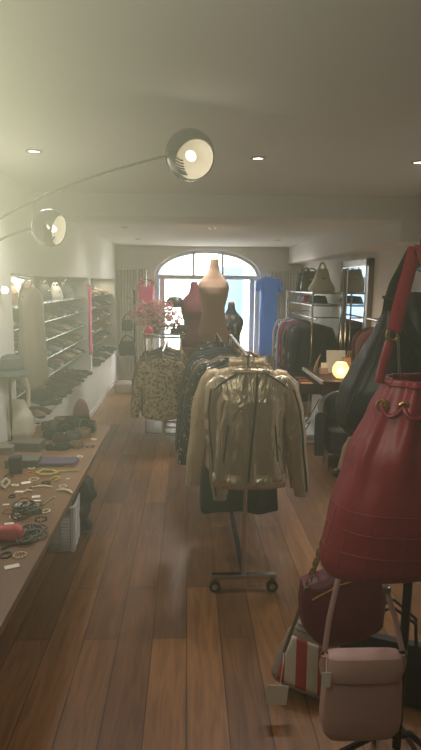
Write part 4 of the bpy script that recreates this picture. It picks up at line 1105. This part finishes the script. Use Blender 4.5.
# tub armchair
ac = thing('tub_armchair', 'dark grey leather tub armchair in front of the desk', 'armchair', (at(336, 440, Y=5.2).x+.13, 5.16, 0), R(-16))
SEATM = mat('dark_grey_leather', (36, 36, 37), .5, bump=.15, bscale=60, var=.12)
hw_, dp_ = .30, .30
MB().loft([sring(0, -.02, .17, .22, .25, 6, 40), sring(0, -.02, .30, .225, .255, 6, 40), sring(0, -.02, .37, .22, .25, 5, 40), sring(0, -.02, .385, .19, .22, 4, 40)]).build('seat', SEATM, ac)
def wrap(zb, zt_, th, arm_h, back_h):
    q = MB(); rings = []
    for i in range(31):
        a = R(-20)+R(220)*i/30
        ca, sa = math.cos(a), math.sin(a)
        bx_, by_ = (hw_-.0)*math.copysign(abs(ca)**.6, ca), (dp_)*math.copysign(abs(sa)**.6, sa) if sa > 0 else sa*.9
        nx, ny = ca, sa
        f = max(0, sa)**1.5
        top = arm_h+(back_h-arm_h)*f
        nn = Vector((nx, ny, 0)).normalized()
        c = Vector((bx_, by_, 0)); ring = []
        for (o_, z) in ((-th, zb), (th*.6, zb), (th*.75, (zb+top)/2), (th*.7, top-.04), (th*.3, top), (-th*.5, top), (-th, top-.05)):
            pp_ = c+nn*o_; ring.append((pp_.x, pp_.y, z))
        rings.append(ring)
    return q.loft(rings)
wrap(.15, 0, .055, .56, .66).build('backrest', SEATM, ac)
LEGW = mat('pale_leg_wood', (130, 112, 94), .5)
for sx in (-1, 1):
    for sy in (-1, 1):
        MB().loft([[(sx*.22+a*.02, sy*.20+b*.02, 0) for a, b in ((-1, -1), (1, -1), (1, 1), (-1, 1))], [(sx*.22+a*.028, sy*.20+b*.028, .18) for a, b in ((-1, -1), (1, -1), (1, 1), (-1, 1))]]).build('leg', LEGW, ac, smooth=False)
# dark cables / wire under the desk
o = MB().tube([(dxa-.12, 5.95, .104), (dxa-.05, 6.0, .20), (dxa-.10, 6.1, .15), (dxa-.02, 6.05, .30), (dxa+.09, 6.2, .42)], .006, 6).build('power_cable', BLACKM); tag(o, 'black cable looping on the low white desk shelf', 'cable')

# ------------------------------------------------------------------ foreground bag stand
SX, SY = .645, 1.50
ztop = at(414, 246, Y=SY).z
stn = thing('bag_stand', 'black metal bag stand at the right with hooks and splayed legs', 'stand', (SX, SY, 0))
MB().tube([(0, 0, .30), (0, 0, ztop)], .013, 12).build('pole', BLACKM, stn)
MB().ball((0, 0, ztop+.01), .032, 18, 10).build('knob', BLACKM, stn)
lp = at(416, 748, Z=0); la = math.atan2(lp.y-SY, lp.x-SX)
for a in (R(80), R(150), R(20), la):
    MB().tube([(0, 0, .34), (.05*math.cos(a), .05*math.sin(a), .33), (.36*math.cos(a), .36*math.sin(a), .008)], .010, 8).build('leg', STEEL if a < 0 else BLACKM, stn)
def hookarm(x, y, z, n='hook_arm'):
    MB().tube([(0, 0, z-.02), (x*.6, y*.6, z-.025), (x*.95, y*.95, z-.02), (x, y, z+.012)], .006, 8).build(n, BLACKM, stn)

# --- big red bucket bag
RBY = 1.20
c0 = at(417, 560, Y=RBY); zt_ = at(395, 377, Y=RBY).z; zb_ = at(340, 563, Y=RBY).z
rb = thing('red_bucket_bag', 'large red leather bucket bag with gold eyelets hanging at right foreground', 'bag', (c0.x, RBY, zb_))
H_ = zt_-zb_
wl_ = [(0, .218, .09), (.016, .228, .10), (.12*1, .208, .105), (.25, .172, .095), (.36, .125, .08), (H_*.97, .098, .065), (H_, .095, .06)]
def rbring(z, grow=0, N=96):
    a, d = lerp(wl_, z); f = max(0, min(1, (z-.12)/.2))
    pts = sring(0, 0, z, a+grow, d+grow, 2.5, N)
    out = []
    for j, (x, y, zz) in enumerate(pts):
        th = 2*PI*j/N
        q = 1+.075*f*math.sin(9*th+1.3)+.03*f*math.sin(17*th+z*14)+.02*(1-f)*math.sin(6*th+z*20)
        out.append((x*(1+(q-1)*.5), y*q, zz - (.012*math.sin(th*2+.4) if z < .02 else 0)))
    return out
rows = 46
MB().loft([rbring(H_*i/rows) for i in range(rows+1)], True, False).build('bag_body', REDL, rb, solid=.004)
SEAM = mat('red_stitched_seam', (140, 36, 50), .5)
q = MB()
for z in (.055, .105, .15):
    q.tube(rbring(z, .0004), .0010, 6, closed=True)
for j in list(range(50, 96, 6)):
    q.tube([rbring(z, .0004)[j] for z in [i*.0125 for i in range(1, 13)]], .0010, 6)
q.build('seam', SEAM, rb)
MB().tube(rbring(H_-.012, .002), .004, 8, closed=True).build('top_welt', REDL, rb)
ey = H_-.055
ring_e = rbring(ey, .003)
for j in (54, 62, 70, 78, 86):
    p_ = Vector(ring_e[j]); nrm = Vector((p_.x*.5, p_.y*2, 0)).normalized()
    M3 = Vector((0, 0, 1)).rotation_difference(nrm).to_matrix()
    MB().torus(p_, .0105, .0042, 22, 8, M3).build('eyelet', GOLD, rb)
MB().tube([Vector(rbring(ey-.02*abs(math.sin((j-54)/8*PI)), .007)[j]) for j in range(54, 87)], .005, 8).build('drawstring', REDL, rb)
# strap up to the knob
hk1 = at(413, 257, Y=1.40)
L1 = lambda p: Vector(p)-Vector((c0.x, RBY, zb_))
sa_, sb_ = at(379, 383, Y=RBY), at(392, 335, Y=RBY+.03)
st_ = MB().strap([L1(sa_), L1(at(384, 362, Y=RBY)), L1(at(390, 342, Y=RBY+.02))], .022, .008).build('strap_tab', REDL, rb)
MB().torus(L1(at(392, 335, Y=RBY+.03)), .013, .003, 20, 8, Matrix.Rotation(R(70), 3, 'X')).build('strap_ring', GOLD, rb)
MB().strap([L1(at(394, 331, Y=RBY+.03)), L1(at(400, 305, Y=1.26)), L1(at(408, 275, Y=1.33)), L1(at(414, 250, Y=1.40)), L1(at(420, 246, Y=1.40)), L1(at(428, 270, Y=1.33)), L1(at(433, 320, Y=1.26)), L1(at(437, 382, Y=1.2))], .034, .006).build('shoulder_strap', REDL, rb)
MB().tube([L1(at(398, 335, Y=RBY+.02)), L1(at(399, 365, Y=RBY+.01)), L1(at(400, 378, Y=RBY+.01))], .003, 6).build('strap_chain', STEEL, rb)
hookarm(at(414, 252, Y=1.40).x-SX, 1.385-SY, at(414, 252, Y=1.40).z-.006)
# --- black hobo behind
BHY = 1.66
def prof_bag(name, label, Y, rows_px, d, m, n=2.3, amp=.03, cat='bag', seed=0, z_extra=None):
    """a bag from its left and right outline in metres, at its own distance"""
    P = [(at(a, y, Y=Y), at(b, y, Y=Y), dd) for y, a, b, dd in rows_px]
    o0 = Vector(((P[-1][0].x+P[-1][1].x)/2, Y, P[-1][0].z))
    t = thing(name, label, cat, o0)
    tab = [((a.z+b.z)/2-o0.z, a.x-o0.x, b.x-o0.x, dd*d) for a, b, dd in P][::-1]
    z1 = tab[-1][0]; rings = []; k = 40
    for i in range(k+1):
        z = z1*i/k; a, b, dd = lerp(tab, z)
        rings.append(sring((a+b)/2, 0, z, (b-a)/2, dd, n, 48, amp*math.sin(PI*i/k), 7, i*.08+seed))
    MB().loft(rings).build('bag_body', m, t)
    return t, o0
t, o0 = prof_bag('black_hobo_bag', 'large black leather hobo bag hanging behind the red bag', BHY,
    [(311, 383, 393, .25), (330, 375, 404, .5), (351, 363, 418, .8), (370, 352, 424, 1), (389, 342, 424, 1.05), (408, 337, 420, 1), (424, 339, 414, .85), (433, 346, 404, .6), (439, 356, 392, .2)], .10, BLKL)
kx = at(388, 313, Y=BHY)-o0
k2 = at(402, 271, Y=1.60)-o0; k3 = at(412, 248, Y=1.535)-o0
MB().tube([kx+Vector((.0, 0, -.015)), at(389, 301, Y=1.65)-o0, at(395, 285, Y=1.62)-o0, k2, at(408, 257, Y=1.56)-o0, k3], [.02, .016, .019, .018, .014, .012], 12, flat=(1, .6)).build('strap', BLKL, t)
MB().torus(at(389, 300, Y=1.65)-o0, .019, .004, 18, 8, Matrix.Rotation(R(30), 3, 'Y')).build('strap_band', BLKL, t)
MB().tube([at(344, 420, Y=BHY-.075)-o0, at(354, 395, Y=BHY-.105)-o0, at(370, 362, Y=BHY-.09)-o0, at(384, 330, Y=BHY-.05)-o0], .0025, 6).build('seam', mat('dark_grey_seam', (60, 60, 60), .5), t)
hookarm(.0, .05, k3.z+o0.z-.018)
# --- black backpack at the right edge
t, o0 = prof_bag('black_backpack', 'black leather backpack at the right edge above the red bag', 1.78, [(292, 402, 440, .4), (310, 398, 452, .8), (350, 396, 460, 1), (400, 394, 462, 1), (425, 398, 458, .6)], .09, mat('soft_black_leather', (26, 26, 28), .5, bump=.08, bscale=14), 3)
MB().tube([at(405, 294, Y=1.78)-o0, at(410, 270, Y=1.72)-o0, at(418, 258, Y=1.66)-o0, at(428, 270, Y=1.72)-o0, at(434, 294, Y=1.78)-o0], .010, 8).build('strap', BLKL, t)
p_ = at(418, 258, Y=1.66); hookarm(p_.x-SX, 1.66-SY, p_.z-.012)
# --- tan bag low behind
t, o0 = prof_bag('tan_bag', 'tan suede bag peeping out under the black hobo bag', 1.86, [(438, 348, 385, .4), (450, 342, 400, .8), (475, 338, 402, 1), (495, 340, 400, .8), (503, 346, 392, .3)], .07, mat('tan_suede', (150, 122, 92), .85, var=.1))
MB().tube([at(350, 440, Y=1.86)-o0, at(372, 412, Y=1.80)-o0, at(392, 398, Y=1.70)-o0, at(396, 425, Y=1.8)-o0, at(384, 440, Y=1.86)-o0], .006, 8).build('strap', mat('tan_suede', (150, 122, 92)), t)
p_ = at(392, 398, Y=1.70); hookarm(p_.x-SX, 1.70-SY, p_.z-.01)
MB().ball(at(337, 473, Y=1.84)-o0, .016, 12, 8).build('black_tassel', BLKL, t)
# --- dusty pink saddle bag
PBY = 1.42
pA, pB = at(321, 700, Y=PBY), at(400, 700, Y=PBY)
zt_, zb_ = at(360, 655, Y=PBY).z, at(360, 736, Y=PBY).z
o0 = Vector(((pA.x+pB.x)/2, PBY, zb_)); hw_ = (pB.x-pA.x)/2; H_ = zt_-zb_
pk = thing('pink_saddle_bag', 'dusty pink leather saddle bag with short flap hanging lowest at right', 'bag', o0)
tab = [(0, hw_*.68, .018), (.012, hw_*.84, .03), (.035, hw_*.96, .036), (.07, hw_, .038), (H_*.6, hw_*.98, .036), (H_*.9, hw_*.93, .032), (H_, hw_*.91, .026)]
MB().loft([sring(0, 0, H_*i/30, *lerp(tab, H_*i/30), 5, 56) for i in range(31)]).build('bag_body', PINKL, pk)
zf = H_-.062
fl_ = [(zf, hw_*.84, .0385), (zf+.008, hw_*.93, .0405), (zf+.03, hw_*.955, .040), (H_-.01, hw_*.945, .035), (H_+.004, hw_*.92, .028), (H_+.007, hw_*.85, .018)]
MB().loft([sring(0, -.001, z, a, d, 5, 56) for z, a, d in fl_]).build('flap', PINKL, pk)
MB().loft([sring(0, -.001, zf+dz, hw_*.85+dz*.5, .0395, 5, 56) for dz in (-.001, .002)]).build('flap_edge', mat('deep_pink_edge', (150, 104, 98), .5), pk)
L2 = lambda p: Vector(p)-o0
for s, top in ((-1, at(345, 552, Y=1.45)), (1, at(374, 552, Y=1.47))):
    e = Vector((s*hw_*.97, 0, H_*.78))
    MB().strap([e, e+Vector((s*.006, 0, .03)), e+Vector((s*.002, 0, .055))], .018, .006).build('side_tab', PINKL, pk)
    MB().torus(e+Vector((s*.001, 0, .06)), .011, .0025, 18, 8, Matrix.Rotation(R(90), 3, 'X')).build('ring', STEEL, pk)
    tl = L2(top); b0 = e+Vector((0, 0, .068))
    MB().strap([b0, b0.lerp(tl, .35)+Vector((s*.006, 0, 0)), b0.lerp(tl, .7)+Vector((s*.004, 0, 0)), tl], .016, .005).build('strap', PINKL, pk)
    if s > 0:
        c_ = b0.lerp(tl, .62)+Vector((.004, -.004, 0))
        MB().box(c_.x-.011, c_.x+.011, c_.y-.004, c_.y+.004, c_.z-.008, c_.z+.008).build('buckle', STEEL, pk, smooth=False, bevel=.001)
tp_a, tp_b = L2(at(345, 552, Y=1.45)), L2(at(374, 552, Y=1.47))
MB().strap([tp_a, tp_a+Vector((.012, 0, .05)), (tp_a+tp_b)/2+Vector((0, .0, .085)), tp_b+Vector((-.012, 0, .05)), tp_b], .016, .005).build('strap', PINKL, pk)
pm_ = (tp_a+tp_b)/2+Vector((0, 0, .085))+o0
hookarm(pm_.x-SX, pm_.y-SY, pm_.z-.012)
q0 = at(326, 680, Y=PBY-.045)
pt_ = thing('price_tag', 'small white price tag tied to the left strap of the pink bag', 'price tag', q0)
MB().box(-.0125, .0125, -.001, .001, -.022, .022).build('card', CREAMT, pt_, smooth=False)
e = Vector((-hw_*.97+.003, -.012, H_*.78+.05))+o0-q0
MB().tube([(0, 0, .02), e*.5+Vector((0, 0, .01)), e], .001, 5).build('string', CREAMT, pt_)
# --- dark red bag on a chain
t, o0 = prof_bag('dark_red_bag', 'dark red leather crossbody bag on a chain behind the pink bag', 1.80, [(558, 360, 386, .5), (572, 325, 386, .8), (582, 301, 385, 1), (600, 299, 384, 1.05), (622, 301, 382, 1), (634, 310, 366, .8), (642, 318, 344, .4)], .06, DREDL, 3.4, .02)
for s_, e_ in (((306, 590), (325, 535)), ((362, 572), (352, 535))):
    a_, b_ = at(*s_, Y=1.765)-o0, at(*e_, Y=1.72)-o0
    q = MB(); n_ = 12
    for i in range(n_):
        c_ = a_.lerp(b_, i/(n_-1))
        q.torus(c_, .010, .0028, 12, 6, Matrix.Rotation(R(90), 3, 'X') @ Matrix.Rotation(R(80)*(i % 2)+.4, 3, 'Y'))
    q.build('chain', mat('aged_brass', (150, 128, 92), .35, 1), t)
a_, b_, c_ = at(325, 535, Y=1.72)-o0, at(352, 535, Y=1.72)-o0, at(340, 500, Y=1.66)-o0
MB().tube([a_, a_.lerp(c_, .7), c_, b_.lerp(c_, .7), b_], .005, 8).build('strap', DREDL, t)
MB().tube([at(312, 600, Y=1.735)-o0, at(340, 585, Y=1.735)-o0, at(368, 578, Y=1.735)-o0], .003, 6).build('zip', GOLD, t)
p_ = at(340, 500, Y=1.66); hookarm(p_.x-SX, 1.66-SY, p_.z-.01)
# --- striped bag on the floor
sp_ = at(300, 712, Z=0)
sb = thing('striped_bag', 'taupe bag with red and cream stripes standing on the floor', 'bag', (sp_.x+.02, sp_.y+.10, 0), R(-12))
STR = stripemat('red_cream_stripes', (170, 52, 46), (206, 192, 168), .045, 0)
tabb = [(0, .115, .05), (.02, .135, .06), (.10, .130, .058), (.20, .115, .05), (.25, .085, .038), (.275, .045, .02)]
lean = Matrix.Rotation(R(-20), 4, 'X') @ Matrix.Rotation(R(14), 4, 'Y')
MB().loft([sring(0, 0, .275*i/24, *lerp(tabb, .275*i/24), 3.2, 48) for i in range(25)]).build('bag_body', TAUPE, sb, M=lean, loc=(0, 0, .03))
# striped front panel follows the front of the body
rings = []
for i in range(13):
    z = .012+.185*i/12; a, d = lerp(tabb, z)
    row = []
    for j in range(17):
        x = (-.80+1.6*j/16)*a
        row.append((x, -d*(1-abs(x/a)**3.2)**(1/3.2)-.002, z))
    rings.append(row)
MB().loft(rings, False, False, closed=False).build('striped_panel', STR, sb, M=lean, loc=(0, 0, .03), solid=.002)
q = MB()
for z in (.225, .245): 
    a, d = lerp(tabb, z); q.tube(sring(0, 0, z, a+.001, d+.001, 3.2, 48), .002, 6, closed=True)
q.build('zip_line', mat('dark_taupe', (96, 84, 74), .6), sb, M=lean, loc=(0, 0, .03))
to = Vector((sp_.x+.02, sp_.y+.10, 0)); Rz = Matrix.Rotation(R(12), 3, 'Z')
loc_ = lambda p: Rz @ (Vector(p)-to)
s1 = at(284, 652, Y=sp_.y+.08); s2 = at(322, 548, Y=1.78); 
MB().strap([loc_(s1), loc_(s1.lerp(s2, .5)), loc_(s2)], .014, .005).build('strap', TAUPE, sb)
MB().strap([loc_(s2), loc_(s2+Vector((.06, -.02, .06))), loc_(s2+Vector((.16, -.05, .08)))], .014, .005).build('strap', TAUPE, sb)
q0 = at(277, 695, Y=sp_.y-.03)
wt = thing('price_tag', 'square white card tag hanging at the left of the striped bag', 'price tag', q0)
MB().box(-.042, .042, -.001, .001, -.042, .042).build('card', CREAMT, wt, smooth=False, M=Matrix.Rotation(R(5), 4, 'Y'))
MB().tube([(.01, 0, .04), at(283, 665, Y=sp_.y)-q0, s1-q0], .0015, 5).build('string', CREAMT, wt)
# --- black bags on the floor behind the pink one
bf = at(372, 690, Z=0)
bt_ = thing('black_tote', 'large black tote bag standing on the floor behind the pink bag', 'bag', (at(385, 690, Y=2.15).x, 2.12, 0), R(-22))
tabb = [(0, .20, .075), (.03, .215, .085), (.16, .21, .06), (.24, .205, .02)]
MB().loft([sring(0, 0, .24*i/14, *lerp(tabb, .24*i/14), 4, 44, .02, 5) for i in range(15)]).build('bag_body', BLKL, bt_)
for s in (-1, 1): MB().tube([(-.10, s*.015, .22), (-.09, s*.02, .34), (0, s*.03, .40), (.09, s*.02, .34), (.10, s*.015, .22)], .007, 8).build('handle', BLKL, bt_)
g_ = thing('grey_clutch', 'grey soft pouch bag lying on the floor between striped and pink bags', 'bag', (at(336, 668, Y=2.3).x, 2.32, 0), R(10))
MB().loft([sring(0, 0, z, a, d, 3, 32, .03, 5) for z, a, d in ((0, .12, .05), (.03, .135, .06), (.12, .12, .045), (.17, .08, .02))]).build('bag_body', mat('grey_suede', (92, 88, 84), .9, var=.1), g_)
MB().tube([(-.09, -.03, .145), (0, -.032, .16), (.09, -.03, .145)], .003, 6).build('zip', STEEL, g_)

# ------------------------------------------------------------------ colour management
vs_ = bpy.context.scene.view_settings
vs_.view_transform = 'Standard'; vs_.look = 'None'; vs_.gamma = 1; vs_.use_curve_mapping = False
vs_.exposure = 0.2
bpy.context.scene.cycles.max_bounces = 10
bpy.context.scene.cycles.diffuse_bounces = 5
bpy.context.scene.cycles.transparent_max_bounces = 16
bpy.context.scene.cycles.sample_clamp_indirect = 4
